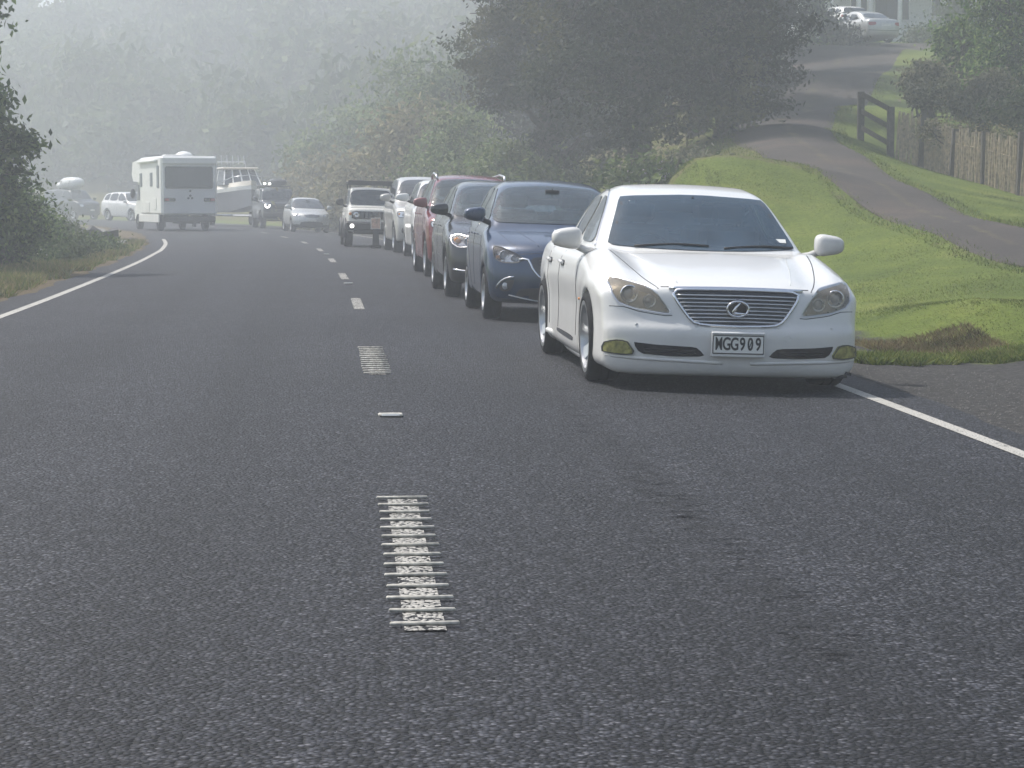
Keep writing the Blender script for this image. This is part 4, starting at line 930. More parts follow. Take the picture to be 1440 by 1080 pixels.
mz.trim('bonnet_gap', 'front', [(-.52, .76), (0, .79), (.52, .76)], .004, M['gloss_black'], -.001)
shut_lines(mz, 'hatch'); mz.interior(yf=.95); mz.body(P_BLUE); mz.wheels('multi', M['silver'], .2, .2, inset=.015); mz.mirror(1.28, 1.19, P_BLUE, (.13, .09, .08), x=.95); mz.plate(0, .36)
# people behind the glass of the blue hatchback are too dim to read: only seats are seen

# ============================================================= generic queue
def front_kit(c, kind, grille, lamp, intake, chrome=True, simple_lamp=True, amber=None, lampmat=None, gmat=None, bars=3, gp=None):
    W, H = c.W, c.H; hw = W / 2
    gr = c.patch('grille', 'front', grille, gmat or M['gloss_black'], .004, smooth=1)
    g = np.array(grille); x1 = g[:, 0].max() * .9; z0, z1 = g[:, 1].min(), g[:, 1].max()
    for i in range(bars):
        z = z0 + (z1 - z0) * (i + 1) / (bars + 1); c.trim('grille_bar', 'front', [(-x1, z), (0, z), (x1, z)], .009, M['chrome'] if chrome else M['black'], .008, parent=gr)
    c.patch('air_intake', 'front', intake, M['black'], .004, smooth=1)
    if simple_lamp:
        for sg in (-1, 1):
            q = [(a * -sg, b) for a, b in lamp]; l = c.patch('headlight', 'front', q, lampmat or M['lens'], .006, smooth=1); c.ring('lamp_rim', 'front', q, .014, M['gloss_black'], .009, parent=l, smooth=1)
            a = np.array(q).mean(0); h_, n_ = c.ray('front', a[0], a[1]); MB().sphere(Vector(h_) + c.off, (.055, .018, .055), 12, 8).build('lamp_bowl', M['glass_bulb'], l, smooth=True)
            if amber: h_, n_ = c.ray('front', -sg * amber[0], amber[1]); MB().sphere(Vector(h_) + c.off, (.035, .016, .035), 10, 6).build('indicator', M['amber'], l, smooth=True)
    shut_lines(c, kind); c.plate(0, (g[:, 1].min() - .1))
# charcoal car
P_CHAR = paint('charcoal_paint', (.030, .032, .035), .25, .5, .15)
c = Car(spec('hatch', 4.58, 1.80, 1.67, .335, (.9, 3.6), res=.028, bow_f=.55)); g_ = ground(626, 417)
place(c, 'estate_car', (g_[0], g_[1]), rad(5.8), label='charcoal grey car directly behind the dark blue hatchback', cat='car', group='cars queued nose to tail in the right lane')
c.paint = P_CHAR; windows(c, M['glass'], 'hatch')
c.lamp([(-.85, .86), (-.74, .89), (-.55, .84), (-.48, .78), (-.56, .72), (-.75, .70), (-.84, .76)], M['lens'], M['headlamp_glass'], [(-.62, .79, .05)], smooth=1, amber=(-.76, .80, .05), rimmat=M['chrome'])
front_kit(c, 'hatch', [(-.42, .80), (0, .83), (.42, .80), (.34, .60), (0, .57), (-.34, .60)], None, [(-.45, .45), (.45, .45), (.5, .3), (-.5, .3)], simple_lamp=False)
for sg in (-1, 1): f = c.patch('fog_light', 'front', [(sg * a, b) for a, b in [(-.80, .50), (-.55, .47), (-.55, .40), (-.80, .42)]], M['black'], .004, smooth=1); c.trim('fog_light_chrome', 'front', [(sg * -.80, .40), (sg * -.68, .385), (sg * -.56, .385)], .018, M['chrome'], .006, parent=f)
c.interior(yf=1.0); c.body(P_CHAR); c.wheels('multi', M['silver'], .22, .22); c.mirror(1.4, 1.22, M['gloss_black'], (.13, .09, .08), x=.95)
# red 4x4
P_RED = paint('deep_red_paint', (.15, .007, .012), .25, .1, .15)
c = Car(spec('suv', 4.65, 1.85, 1.85, .37, (.92, 3.62), res=.032)); g_ = ground(597, 389)
place(c, 'sport_utility_car', (g_[0], g_[1]), rad(6.4), label='tall red car with silver roof rails behind the charcoal grey car', cat='car', group='cars queued nose to tail in the right lane')
c.paint = P_RED; windows(c, M['glass'], 'suv'); front_kit(c, 'suv', [(-.45, .98), (.45, .98), (.38, .75), (-.38, .75)], [(-.86, 1.0), (-.55, .98), (-.52, .88), (-.84, .86)], [(-.5, .6), (.5, .6), (.5, .4), (-.5, .4)])
for sg in (-1, 1): MB().tube([(sg * .62, 2.15 - c.L / 2, 1.75), (sg * .63, 2.25 - c.L / 2, 1.82), (sg * .62, 3.0 - c.L / 2, 1.86), (sg * .58, 3.9 - c.L / 2, 1.82), (sg * .57, 4.0 - c.L / 2, 1.75)], .022, 8).build('roof_rail', M['silver'], c.r, smooth=True)
c.interior(); c.body(P_RED); c.wheels('six', M['silver'], .24); c.mirror(1.45, 1.31, P_RED, (.13, .09, .085), x=.97)
# white car behind red
P_WH2 = paint('plain_white_paint', (.70, .70, .68), .35, 0, .2)
c = Car(spec('suv', 4.6, 1.83, 1.88, .36, (.92, 3.6), res=.036)); g_ = ground(580, 364.5)
place(c, 'sport_utility_car', (g_[0], g_[1]), rad(7), label='white car squeezed between the red car and the tall pale silver wagon', cat='car', group='cars queued nose to tail in the right lane')
c.paint = P_WH2; windows(c, M['glass_dark'], 'suv'); front_kit(c, 'suv', [(-.45, .98), (.45, .98), (.38, .75), (-.38, .75)], [(-.86, 1.0), (-.55, .98), (-.52, .88), (-.84, .86)], [(-.5, .6), (.5, .6), (.5, .4), (-.5, .4)])
c.interior(); c.body(P_WH2); c.wheels('six', M['silver'], .24); c.mirror(1.45, 1.42, P_WH2, (.16, .09, .09), x=1.12)
# silver wagon
P_SIL = paint('pale_champagne_paint', (.50, .49, .46), .3, .3, .3)
c = Car(spec('suv', 4.85, 1.875, 2.02, .385, (.9, 3.7), res=.036, gsec=[(1.2, .86), (1.33, .85), (1.6, .79), (1.88, .71), (2.0, .66)], kl=.08)); g_ = ground(553, 355)
place(c, 'wagon_car', (g_[0], g_[1]), rad(8), label='tall pale silver wagon with a round fog lamp, just ahead of the boxy 4x4', cat='car', group='cars queued nose to tail in the right lane')
c.paint = P_SIL; windows(c, M['glass_dark'], 'suv')
front_kit(c, 'suv', [(-.45, 1.05), (.45, 1.05), (.40, .84), (-.40, .84)], [(-.88, 1.08), (-.55, 1.06), (-.53, .92), (-.86, .90)], [(-.5, .66), (.5, .66), (.5, .45), (-.5, .45)], amber=(-.82, 1.0))
for sg in (-1, 1): h_, n_ = c.ray('front', sg * .68, .58); MB().lathe([(-.02, 0), (-.01, .05), (-.03, .08), (.02, .09)], Vector(h_) + c.off, 'y', 18).build('fog_light', M['gloss_black'], c.r, smooth=True)
c.interior(); c.body(P_SIL); c.wheels('six', M['silver'], .24); c.mirror(1.5, 1.42, P_SIL, (.14, .1, .1), x=1.10)
# small boxy 4x4
P_CREAM = paint('cream_white_paint', (.66, .65, .60), .35, 0, .2)
c = Car(spec('box', 3.60, 1.50, 1.72, .345, (.62, 2.87), res=.03, flare=.01)); g_ = ground(485, 346.5)
place(c, 'off_road_car', (g_[0] + .03, g_[1]), rad(7), label='small boxy white 4x4 with black bumper and roof rack, last in the queue', cat='car', group='cars queued nose to tail in the right lane')
c.paint = P_CREAM; windows(c, M['glass_dark'], 'box')
gr = c.patch('grille', 'front', [(-.60, 1.02), (.60, 1.02), (.60, .80), (-.60, .80)], M['gloss_black'], .006, smooth=1, cut=.08)
for sg in (-1, 1):
    h_, n_ = c.ray('front', sg * .47, .91); m = MB(); m.lathe([(-.01, 0), (-.035, .05), (-.02, .095), (.0, .11)], Vector(h_) + c.off, 'y', 20); hl = m.build('headlight', M['lens'], c.r, smooth=True)
    MB().lathe([(-.02, .10), (-.03, .115), (.0, .125)], Vector(h_) + c.off, 'y', 20).build('lamp_ring', M['black'], hl, smooth=True)
    h_, n_ = c.ray('front', sg * .64, .94); MB().lathe([(-.02, 0), (-.02, .04), (.0, .045)], Vector(h_) + c.off, 'y', 12).build('indicator', M['amber'], c.r, smooth=True)
for i in range(5): MB().box((-.24 + i * .12, -.005 - c.L / 2, .91), (.03, .02, .17), bev=.005).build('grille_bar', M['black'], gr)
m = MB(); m.box((0, -.08 - c.L / 2, .60), (1.56, .22, .26), bev=.05); m.box((0, -.02 - c.L / 2, .44), (1.1, .14, .1), bev=.03); m.build('front_bumper', M['black'], c.r, angle=30)
for sg in (-1, 1):
    h = MB().lathe([(-.03, 0), (-.03, .055), (.0, .06)], (sg * .60, -.18 - c.L / 2, .60), 'y', 16).build('fog_light', M['lamp_on'] if sg < 0 else M['lens'], c.r, smooth=True)
    if sg < 0: set_props(h, label='lit fog lamp in the black bumper')
    for yf in c.sp['wheels']:
        A = [(.42 * math.cos(a), .43 * math.sin(a)) for a in np.linspace(math.radians(-12), math.radians(192), 14)]
        m = MB(); m.tube([(sg * .765, yf + a - c.L / 2, .345 + b) for a, b in A], .058, 8); m.build('wheel_arch_trim', M['black'], c.r, smooth=True)
rk = empty('roof_rack', (0, 0, 0)); bpy.data.objects.remove(rk)
m = MB()
for x in (-.62, .62): m.tube([(x, 1.25 - c.L / 2, 1.86), (x, 3.2 - c.L / 2, 1.86)], .025, 6)
m.box((0, 1.22 - c.L / 2, 1.84), (1.34, .03, .14), bev=.01)
for y in (1.25, 3.2): m.tube([(-.62, y - c.L / 2, 1.86), (.62, y - c.L / 2, 1.86)], .025, 6)
for i in range(8): m.box((0, 1.4 + i * .25 - c.L / 2, 1.80), (1.24, .05, .02))
for x in (-.6, .6):
    for y in (1.5, 2.9): m.tube([(x, y - c.L / 2, 1.66), (x, y - c.L / 2, 1.82)], .02, 6)
m.build('roof_rack', M['black'], c.r)
shut_lines(c, 'box'); c.interior(yf=.95); c.body(P_CREAM); c.wheels('six', M['interior'], .235, inset=-.03); c.mirror(1.2, 1.27, M['black'], (.11, .07, .10), x=.90); c.plate(0, .72)
# ============================================================= far vehicles on the bend
c = Car(spec('hatch', 3.9, 1.64, 1.48, .29, (.75, 3.2), res=.04)); g_ = ground(409, 326)
P_SLV = paint('light_silver_paint', (.50, .51, .50), .35, .4, .25)
place(c, 'hatchback_car', (g_[0], g_[1]), rad(13), label='small silver oncoming hatchback to the right of the dark roof-racked off-roader', cat='car', group='oncoming vehicles on the bend')
c.paint = P_SLV; windows(c, M['glass_dark'], 'hatch'); front_kit(c, 'hatch', [(-.35, .72), (0, .76), (.35, .72), (.28, .62), (-.28, .62)], [(-.76, .78), (-.5, .76), (-.46, .66), (-.72, .62)], [(-.45, .45), (.45, .45), (.5, .28), (-.5, .28)])
c.interior(); c.body(P_SLV, lower=M['black'], lz=lambda C: .34 - C[:, 2]); c.wheels('six', M['silver'], .2); c.mirror(1.15, 1.05, P_SLV)
P_DRK = paint('dark_slate_paint', (.035, .042, .055), .35, .2, .2)
c = Car(spec('box', 4.7, 1.80, 1.95, .40, (.85, 3.75), res=.04)); g_ = ground(366, 321)
place(c, 'off_road_car', (g_[0], g_[1]), rad(14), label='dark boxy off-roader with a ring-shaped lit headlight and loaded roof rack, towing the boat', cat='car', group='oncoming vehicles on the bend')
c.paint = P_DRK; windows(c, M['glass_dark'], 'box'); r = c.r
gr = c.patch('grille', 'front', [(-.45, 1.2), (.45, 1.2), (.45, .95), (-.45, .95)], M['gloss_black'], .006, smooth=1)
for sg in (-1, 1):
    h_, n_ = c.ray('front', sg * .66, 1.10); cc = Vector(h_) + c.off + Vector((0, -.02, 0)); hl = MB().lathe([(-.02, 0), (-.03, .07), (.02, .11)], cc, 'y', 18).build('headlight', M['lens'], r, smooth=True)
    MB().tube([cc + Vector((.11 * math.cos(a), -.03, .11 * math.sin(a))) for a in (np.linspace(math.radians(150), math.radians(390), 16) if sg < 0 else np.linspace(0, math.pi, 8))], .028 if sg < 0 else .018, 6).build('light_ring', M['lamp_on'], hl, smooth=True)
m = MB(); m.box((0, -.04 - c.L / 2, .66), (1.75, .2, .28), bev=.06); m.build('front_bumper', M['black'], r, angle=30)
m = MB()
for x in (-.6, .6): m.tube([(x, 1.5 - c.L / 2, 2.03), (x, 4.2 - c.L / 2, 2.03)], .03, 6)
for y in (1.5, 2.4, 3.3, 4.2): m.tube([(-.6, y - c.L / 2, 2.03), (.6, y - c.L / 2, 2.03)], .03, 6); m.tube([(-.6, y - c.L / 2, 1.9), (-.6, y - c.L / 2, 2.03)], .02, 5); m.tube([(.6, y - c.L / 2, 1.9), (.6, y - c.L / 2, 2.03)], .02, 5)
m.build('roof_rack', M['black'], r)
for x in (-.62, -.38): MB().lathe([(-.06, 0), (-.07, .055), (.04, .06), (.05, 0)], (x, 1.45 - c.L / 2, 2.14), 'y', 14).build('roof_lamp', M['lamp_on'], r, smooth=True)
shut_lines(c, 'box'); c.interior(); c.body(P_DRK); c.wheels('six', M['interior'], .25); c.mirror(1.5, 1.4, M['black'], (.13, .08, .12), x=1.06)
rk_loc = r.matrix_basis @ Vector((.12, 2.3 - c.L / 2, 2.06))
t = empty('duffel_bag', rk_loc, r.rotation_euler, label='dark lumpy bag strapped on the roof rack of the boxy off-roader', cat='bag')
MB().sphere((0, 0, .17), (.42, .62, .17), 18, 10, .7).build('bag_body', M['interior'], t, smooth=True)
for y in (-.3, .3): MB().tube([(.43 * math.cos(a), y, .17 + .18 * math.sin(a)) for a in np.linspace(0, math.pi, 12)], .012, 5).build('strap', M['silver'], t)
# trailer and boat behind the off-roader
hd = rad(19); bc = np.array([r.location.x, r.location.y]) + np.array([-math.sin(rad(20)), math.cos(rad(20))]) * 8.2
bz = gz(*bc); T = empty('boat_trailer', (bc[0], bc[1], bz), (0, 0, hd), label='low galvanised trailer under the white-topped cabin boat', cat='trailer')
m = MB()
for x in (-.55, .55): m.tube([(x, -2.2, .5), (x, 2.9, .5)], .05, 6)
m.tube([(0, -4.2, .45), (0, -3.1, .5)], .05, 6); m.tube([(0, -3.1, .5), (-.55, -2.2, .5)], .05, 6); m.tube([(0, -3.1, .5), (.55, -2.2, .5)], .05, 6)
for y in (-1.8, 0, 1.5, 2.8): m.tube([(-1.0, y, .5), (1.0, y, .5)], .04, 6)
m.build('trailer_frame', M['silver'], T)
for y in (.5, 1.3):
    for sg in (-1, 1):
        w_ = MB().lathe([(-.1, .17), (-.11, .3), (-.08, .33), (.08, .33), (.11, .3), (.1, .17)], (sg * 1.08, y, .33), 'x', 24, closed=True).build('wheel', M['rubber'], T, angle=35)
        MB().lathe([(-.03, 0), (-.05, .08), (.02, .17), (-.02, .18)], (sg * 1.08, y, .33), 'x', 18).build('rim', M['silver'], w_, smooth=True)
for sg in (-1, 1): MB().tube([(sg * 1.08, .9 + .85 * math.cos(a), .35 + .38 * math.sin(a)) for a in np.linspace(0, math.pi, 12)], .07, 6).build('mudguard', M['silver'], T, smooth=True)
B = empty('cabin_boat', (bc[0], bc[1], bz + .55), (0, 0, hd), label='cabin boat with grey hull and cream-white top on a trailer, half hidden by the motorhome', cat='boat')
for q_ in (T, B): q_.scale = (1.08, 1.15, 1.12)
def hull(z0f, z1f, w0f, w1f, name, mat, parent, n=16):
    ys = np.linspace(-3.3, 2.9, n); V = []
    for y in ys:
        t = (y + 3.3) / 6.2; b = min(1, (max(t, 0.0) / .5)) ** .55 if t > 0 else .0
        for sg in (-1, 1): V += [(sg * w0f(t, b), y, z0f(t)), (sg * w1f(t, b), y, z1f(t))]
    Fc = []
    for i in range(n - 1):
        a = 4 * i; e = a + 4
        Fc += [(a, e, e + 1, a + 1), (a + 2, a + 3, e + 3, e + 2), (a + 1, e + 1, e + 3, a + 3), (a, a + 2, e + 2, e)]
    Fc += [(0, 1, 3, 2), (4 * n - 4, 4 * n - 2, 4 * n - 1, 4 * n - 3)]
    return MB().add(V, Fc).build(name, mat, parent, angle=40)
M['hull_grey'] = simple('hull_grey_paint', (.30, .30, .32), .4, coat=.3); M['cream'] = simple('cream_gelcoat', (.72, .66, .56), .35, coat=.4, var=.04)
hull(lambda t: .12 + .35 * (1 - t) ** 3, lambda t: .95 + .25 * (1 - t) ** 2, lambda t, b: .55 * b, lambda t, b: 1.08 * b, 'hull', M['hull_grey'], B)
hull(lambda t: .952 + .25 * (1 - t) ** 2, lambda t: 1.10 + .28 * (1 - t) ** 2, lambda t, b: 1.10 * b, lambda t, b: 1.13 * b, 'rub_rail', M['white'], B)
hull(lambda t: 1.102 + .28 * (1 - t) ** 2, lambda t: 1.35 + .25 * (1 - t) ** 2, lambda t, b: 1.05 * b, lambda t, b: .86 * b, 'deck', M['cream'], B)
m = MB(); m.add([(-.9, -1.5, 1.4), (.9, -1.5, 1.4), (.98, 1.4, 1.35), (-.98, 1.4, 1.35), (-.72, -.9, 2.1), (.72, -.9, 2.1), (.8, 1.3, 2.12), (-.8, 1.3, 2.12)], [(3, 2, 1, 0), (4, 5, 6, 7), (0, 1, 5, 4), (1, 2, 6, 5), (2, 3, 7, 6), (3, 0, 4, 7)]); cab = m.build('cabin_glass', M['glass_dark'], B)
m = MB(); E = [((-.9, -1.5, 1.4), (-.72, -.9, 2.1)), ((.9, -1.5, 1.4), (.72, -.9, 2.1)), ((0, -1.52, 1.4), (0, -.92, 2.1)), ((-.45, -1.52, 1.4), (-.38, -.92, 2.1)), ((.45, -1.52, 1.4), (.38, -.92, 2.1)), ((-.98, 1.4, 1.35), (-.8, 1.3, 2.12)), ((.98, 1.4, 1.35), (.8, 1.3, 2.12)), ((-.95, 0, 1.38), (-.76, .2, 2.11)), ((.95, 0, 1.38), (.76, .2, 2.11))]
for a, b_ in E: MB().tube([a, b_], .035, 6).build('cabin_frame', M['white'], B)
MB().box((0, .25, 2.17), (1.75, 2.7, .09), bev=.04).build('hardtop', M['cream'], B, angle=30)
m = MB(); m.tube([(-.8, 1.3, 2.2), (-.75, 1.2, 2.5), (.75, 1.2, 2.5), (.8, 1.3, 2.2)], .025, 6)
for x in np.linspace(-.7, .7, 6): m.tube([(x, 1.2, 2.4), (x, 1.3, 2.8)], .025, 6)
m.build('rod_rack', M['silver'], B)
MB().tube([(-.95, -1.2, 1.55), (-.7, -2.4, 1.75), (0, -3.1, 1.85), (.7, -2.4, 1.75), (.95, -1.2, 1.55)], .018, 6).build('bow_rail', M['silver'], B, smooth=True)
# motorhome seen from behind
g_ = ground(267, 325); yw = rad(20); W_m, L_m = 2.42, 6.7
cxm, cym = g_[0] - math.sin(yw) * L_m / 2, g_[1] + math.cos(yw) * L_m / 2
C = empty('motorhome', (cxm, cym, gz(cxm, cym) + .01), (0, 0, yw), label='large white motorhome seen from behind, dark wide rear window and domed roof vent', cat='motorhome')
y1 = -L_m / 2; y0 = L_m / 2     # rear face at y1 (towards the camera), cab at +y
M['rv_rear'] = simple('rv_rear_panel', (.56, .565, .58), .45, coat=.2, var=.05, scale=1.5)
MB().box((0, -.90, 1.93), (W_m, 4.9, 2.5), bev=.09).build('body_shell', M['white'], C, angle=30)
MB().box((0, y1 - .012, 1.42), (W_m - .22, .03, 1.36), bev=.012).build('rear_panel', M['rv_rear'], C, angle=30)
MB().box((0, y1 - .02, 2.98), (W_m - .06, .12, .32), bev=.05).build('roof_cap', M['white'], C, angle=30)
m = MB(); m.add([(x, y, z) for x in (-1.17, 1.17) for y, z in ((1.5, 2.1), (3.4, 2.15), (3.7, 2.45), (3.5, 3.0), (1.5, 3.14))], [(0, 1, 2, 3, 4), (9, 8, 7, 6, 5)] + [(i, i + 5, (i + 1) % 5 + 5, (i + 1) % 5) for i in range(5)]); m.build('overcab_bed', M['white'], C)
m = MB(); m.add([(x, y, z) for x in (-.98, .98) for y, z in ((1.5, .5), (4.1, .45), (4.15, 1.0), (3.6, 1.25), (3.2, 2.12), (1.5, 2.12))], [(0, 1, 2, 3, 4, 5), (11, 10, 9, 8, 7, 6)] + [(i, i + 6, (i + 1) % 6 + 6, (i + 1) % 6) for i in range(6)]); m.build('cab', M['white'], C)
for sg in (-1, 1): MB().prism([(2.4, 1.3), (3.45, 1.3), (3.15, 2.0), (2.4, 2.0)], sg * .985, sg * .995).build('cab_window', M['gloss_black'], C); MB().sphere((sg * 1.2, 3.3, 1.6), (.12, .06, .22), 12, 8).build('wing_mirror', M['black'], C, smooth=True)
M['rv_glass'] = simple('rv_acrylic_window', (.06, .075, .095), .12, coat=.6, var=.15)
rw = MB().box((-.02, y1 - .03, 2.27), (W_m - .36, .05, .86), bev=.02).build('rear_window', M['rv_glass'], C, angle=30); MB().tube([(-1.0, y1 - .045, 1.82), (.96, y1 - .045, 1.82), (.96, y1 - .045, 2.72), (-1.0, y1 - .045, 2.72)], .02, 6, closed=True).build('window_frame', M['black'], rw)
for sg in (-1, 1):
    q = MB().box((sg * .86, y1 - .045, 1.33), (.50, .05, .15), bev=.02).build('tail_light', M['gloss_black'], C, angle=30); MB().box((sg * .98, y1 - .075, 1.33), (.18, .02, .10), bev=.01).build('red_lens', M['red_lens'], q)
    for y, zc, ww, hh in ((-2.7, 2.3, .45, .95), (-1.2, 2.2, .5, .6), (1.2, 2.2, .5, .6)): MB().box((sg * (W_m / 2 + .005), y, zc), (.05, ww, hh), bev=.02).build('side_window', M['rv_glass'], C, angle=30)
    MB().box((sg * (W_m / 2 + .004), -2.0, 1.15), (.03, .6, .5), bev=.01).build('locker_door', M['offwhite'], C); MB().box((sg * (W_m / 2 + .004), -.3, 1.0), (.03, .9, .45), bev=.01).build('locker_door', M['offwhite'], C)
    MB().box((sg * (W_m / 2 - .05), -.3, .52), (.06, 4.6, .34), bev=.02).build('side_skirt', M['offwhite'], C)
    for y in (-1.9, 2.95):
        w_ = MB().lathe([(-.11, .19), (-.12, .31), (-.09, .345), (.09, .345), (.12, .31), (.11, .19)], (sg * .97, y, .345), 'x', 24, closed=True).build('wheel', M['rubber'], C, angle=35); MB().lathe([(-.03, 0), (-.05, .08), (.04, .18), (-.02, .2)], (sg * 1.0, y, .345), 'x', 18).build('rim', M['silver'], w_, smooth=True)
MB().tube([(W_m / 2 * -1 - .06, -2.6, 2.98), (W_m / 2 * -1 - .06, 1.6, 2.98)], .07, 10).build('awning_roll', M['white'], C, smooth=True)
m = MB(); m.box((0, y1 + .1, .50), (W_m - .15, .16, .26), bev=.04); m.box((0, y1 + .7, .42), (1.0, 1.0, .22)); m.box((.25, y1 + .3, .3), (.12, .3, .25)); m.build('rear_bumper', M['black'], C, angle=30)
m = MB(); 
for a in (90, 210, 330): m.sphere((.03 + .09 * math.cos(rad(a)), y1 - .04, 1.43 + .07 * math.sin(rad(a))), (.055, .012, .05), 10, 6)
m.sphere((.03, y1 - .04, 1.70), (.05, .02, .04), 10, 6); m.build('badge', M['black'], C, smooth=True)
MB().sphere((.35, -.6, 3.2), (.40, .40, .24), 20, 10).build('roof_dome', M['white'], C, smooth=True)
MB().box((-.35, -1.4, 3.22), (.75, .7, .1), bev=.04).build('roof_hatch', M['offwhite'], C, angle=30)
m = MB(); m.tube([(-1.0, 0.3, 3.27), (.8, .3, 3.27)], .02, 5); m.tube([(-1.0, 1.4, 3.3), (.8, 1.4, 3.3)], .02, 5); m.box((-.3, .8, 3.27), (1.3, .9, .03)); m.build('solar_panel', M['rv_glass'], C)
MB().box((-.95, y1 + .55, .33), (.05, .02, .34)).build('mud_flap', M['black'], C)
# white estate further round the bend
c = Car(spec('suv', 4.75, 1.86, 1.84, .36, (.92, 3.7), res=.05)); g_ = at(158, 303, 138)
c.root('sport_utility_car', (g_[0] + .9, 139.5, gz(g_[0] + .9, 139.5)), rad(42), 0, label='white oncoming car emerging from behind the left side of the motorhome', cat='car', group='oncoming vehicles on the bend')
c.paint = P_WH2; windows(c, M['glass_dark'], 'suv'); front_kit(c, 'suv', [(-.45, .98), (.45, .98), (.38, .75), (-.38, .75)], [(-.86, 1.0), (-.55, .98), (-.52, .88), (-.84, .86)], [(-.5, .6), (.5, .6), (.5, .4), (-.5, .4)])
c.interior(); c.body(P_WH2); c.wheels('six', M['silver'], .24); c.mirror(1.45, 1.22, P_WH2)
# dark vehicle with pale load, deep in the smoke
c = Car(spec('van', 5.2, 1.95, 2.2, .38, (1.0, 4.2), res=.06)); g_ = at(100, 300, 158)
c.root('cargo_van', (g_[0], 158, gz(g_[0], 158)), rad(46), 0, label='dim slate-blue van carrying a pale roof bundle, deep in the smoke', cat='van', group='oncoming vehicles on the bend')
c.paint = P_DRK; windows(c, M['glass_dark'], 'van'); front_kit(c, 'van', [(-.5, 1.0), (.5, 1.0), (.45, .8), (-.45, .8)], [(-.86, 1.15), (-.6, 1.12), (-.58, .95), (-.84, .92)], [(-.5, .6), (.5, .6), (.5, .4), (-.5, .4)])
c.interior(); c.body(P_DRK); c.wheels('six', M['silver'], .24); c.mirror(1.2, 1.5, M['black']); vr = c.r
t = empty('roof_load', vr.matrix_basis @ Vector((0, 0, 2.2)), vr.rotation_euler, label='pale tarpaulin-covered bundle lying on the roof of the slate-blue van', cat='bundle')
m = MB(); m.sphere((0, -.2, .42), (.62, 1.1, .42), 16, 8, .8); m.sphere((.2, .9, .25), (.6, .7, .28), 14, 8, .8); m.build('tarpaulin', M['white'], t, smooth=True)
for y in (-.7, .3, 1.0): MB().tube([(.64 * math.cos(a), y, .36 + .42 * math.sin(a)) for a in np.linspace(0, math.pi, 12)], .015, 5).build('strap', M['black'], t)
# object standing in front of the small white 4x4: sign board on a dark weighted stand
g_ = ground(528.5, 349.5); t = empty('warning_board', (g_[0], g_[1], gz(g_[0], g_[1])), (0, 0, .1), label='small faded orange-and-white board on a dark stand before the boxy white 4x4', cat='warning board')
M['faded_orange'] = simple('faded_orange_sheet', (.50, .34, .27), .6, var=.35, scale=9)
m = MB(); m.box((0, 0, .70), (.26, .03, .30), bev=.008); m.build('board_panel', M['faded_orange'], t); MB().tube([(-.13, -.018, .55), (.13, -.018, .55), (.13, -.018, .85), (-.13, -.018, .85)], .014, 6, closed=True).build('board_edge', M['offwhite'], t)
m = MB(); m.box((0, 0, .30), (.20, .16, .5), taper=.7, bev=0); m.box((0, 0, .05), (.28, .3, .1), bev=.02); m.build('stand', M['rubber'], t)

# ============================================================= house on the rise
M['weatherboard'] = simple('pale_render_wall', (.74, .75, .73), .8, var=.06, scale=.8)
M['roof_iron'] = simple('painted_iron_roof', (.16, .17, .18), .5, var=.15)
M['door_dark'] = simple('dark_door_paint', (.06, .065, .085), .5, var=.15)
HD = 114.0; hx0 = at(1118, 60, HD)[0]; hx1 = at(1400, 60, HD)[0]; hz0 = gz((hx0 + hx1) / 2, HD); hz0 = max(hz0, at(1240, 62, HD)[2] - .05)
hx = lambda px: at(px, 60, HD)[0]
H = empty('house', ((hx0 + hx1) / 2, HD, hz0), label='pale house with white verandah posts and dark door, at the top of the driveway', cat='house')
ox = (hx0 + hx1) / 2; wl = hx1 - hx0
MB().box((0, 4, 1.15), (wl, 8, 3.3)).build('wall', M['weatherboard'], H)
m = MB(); hwr = wl / 2 + .8; m.add([(-hwr, -2.4, 2.62), (hwr, -2.4, 2.62), (hwr, 8.8, 2.62), (-hwr, 8.8, 2.62), (-hwr + 3.5, 3.2, 4.9), (hwr - 3.5, 3.2, 4.9), (-hwr, -2.4, 2.74), (hwr, -2.4, 2.74), (hwr, 8.8, 2.74), (-hwr, 8.8, 2.74)],
    [(3, 2, 1, 0), (0, 1, 7, 6), (1, 2, 8, 7), (2, 3, 9, 8), (3, 0, 6, 9), (6, 7, 5, 4), (8, 9, 4, 5), (7, 8, 5), (9, 6, 4)]); m.build('roof', M['roof_iron'], H)
MB().box((0, -1.1, -.35), (wl + .6, 2.3, .74)).build('verandah_floor', M['offwhite'], H)
for px in (1128, 1168, 1207, 1223, 1264, 1340): x = at(px, 60, HD - 2)[0] - ox; MB().box((x, -2.05, 1.3), (.16, .16, 2.64), bev=.01).build('verandah_post', M['white'], H); 
x0, x1 = hx(1229) - ox, hx(1262) - ox; d_ = MB().box(((x0 + x1) / 2, -.03, 1.02), (x1 - x0, .08, 2.05)).build('door', M['door_dark'], H)
MB().tube([(x0, -.06, 0), (x0, -.06, 2.1), (x1, -.06, 2.1), (x1, -.06, 0)], .045, 4).build('door_frame', M['white'], d_); MB().box(((x0 + x1) / 2, -.09, 1.02), (.03, .03, 2.0)).build('door_joint', M['black'], d_); MB().sphere(((x0 + x1) / 2 + .1, -.1, 1.0), .03).build('handle', M['silver'], d_)
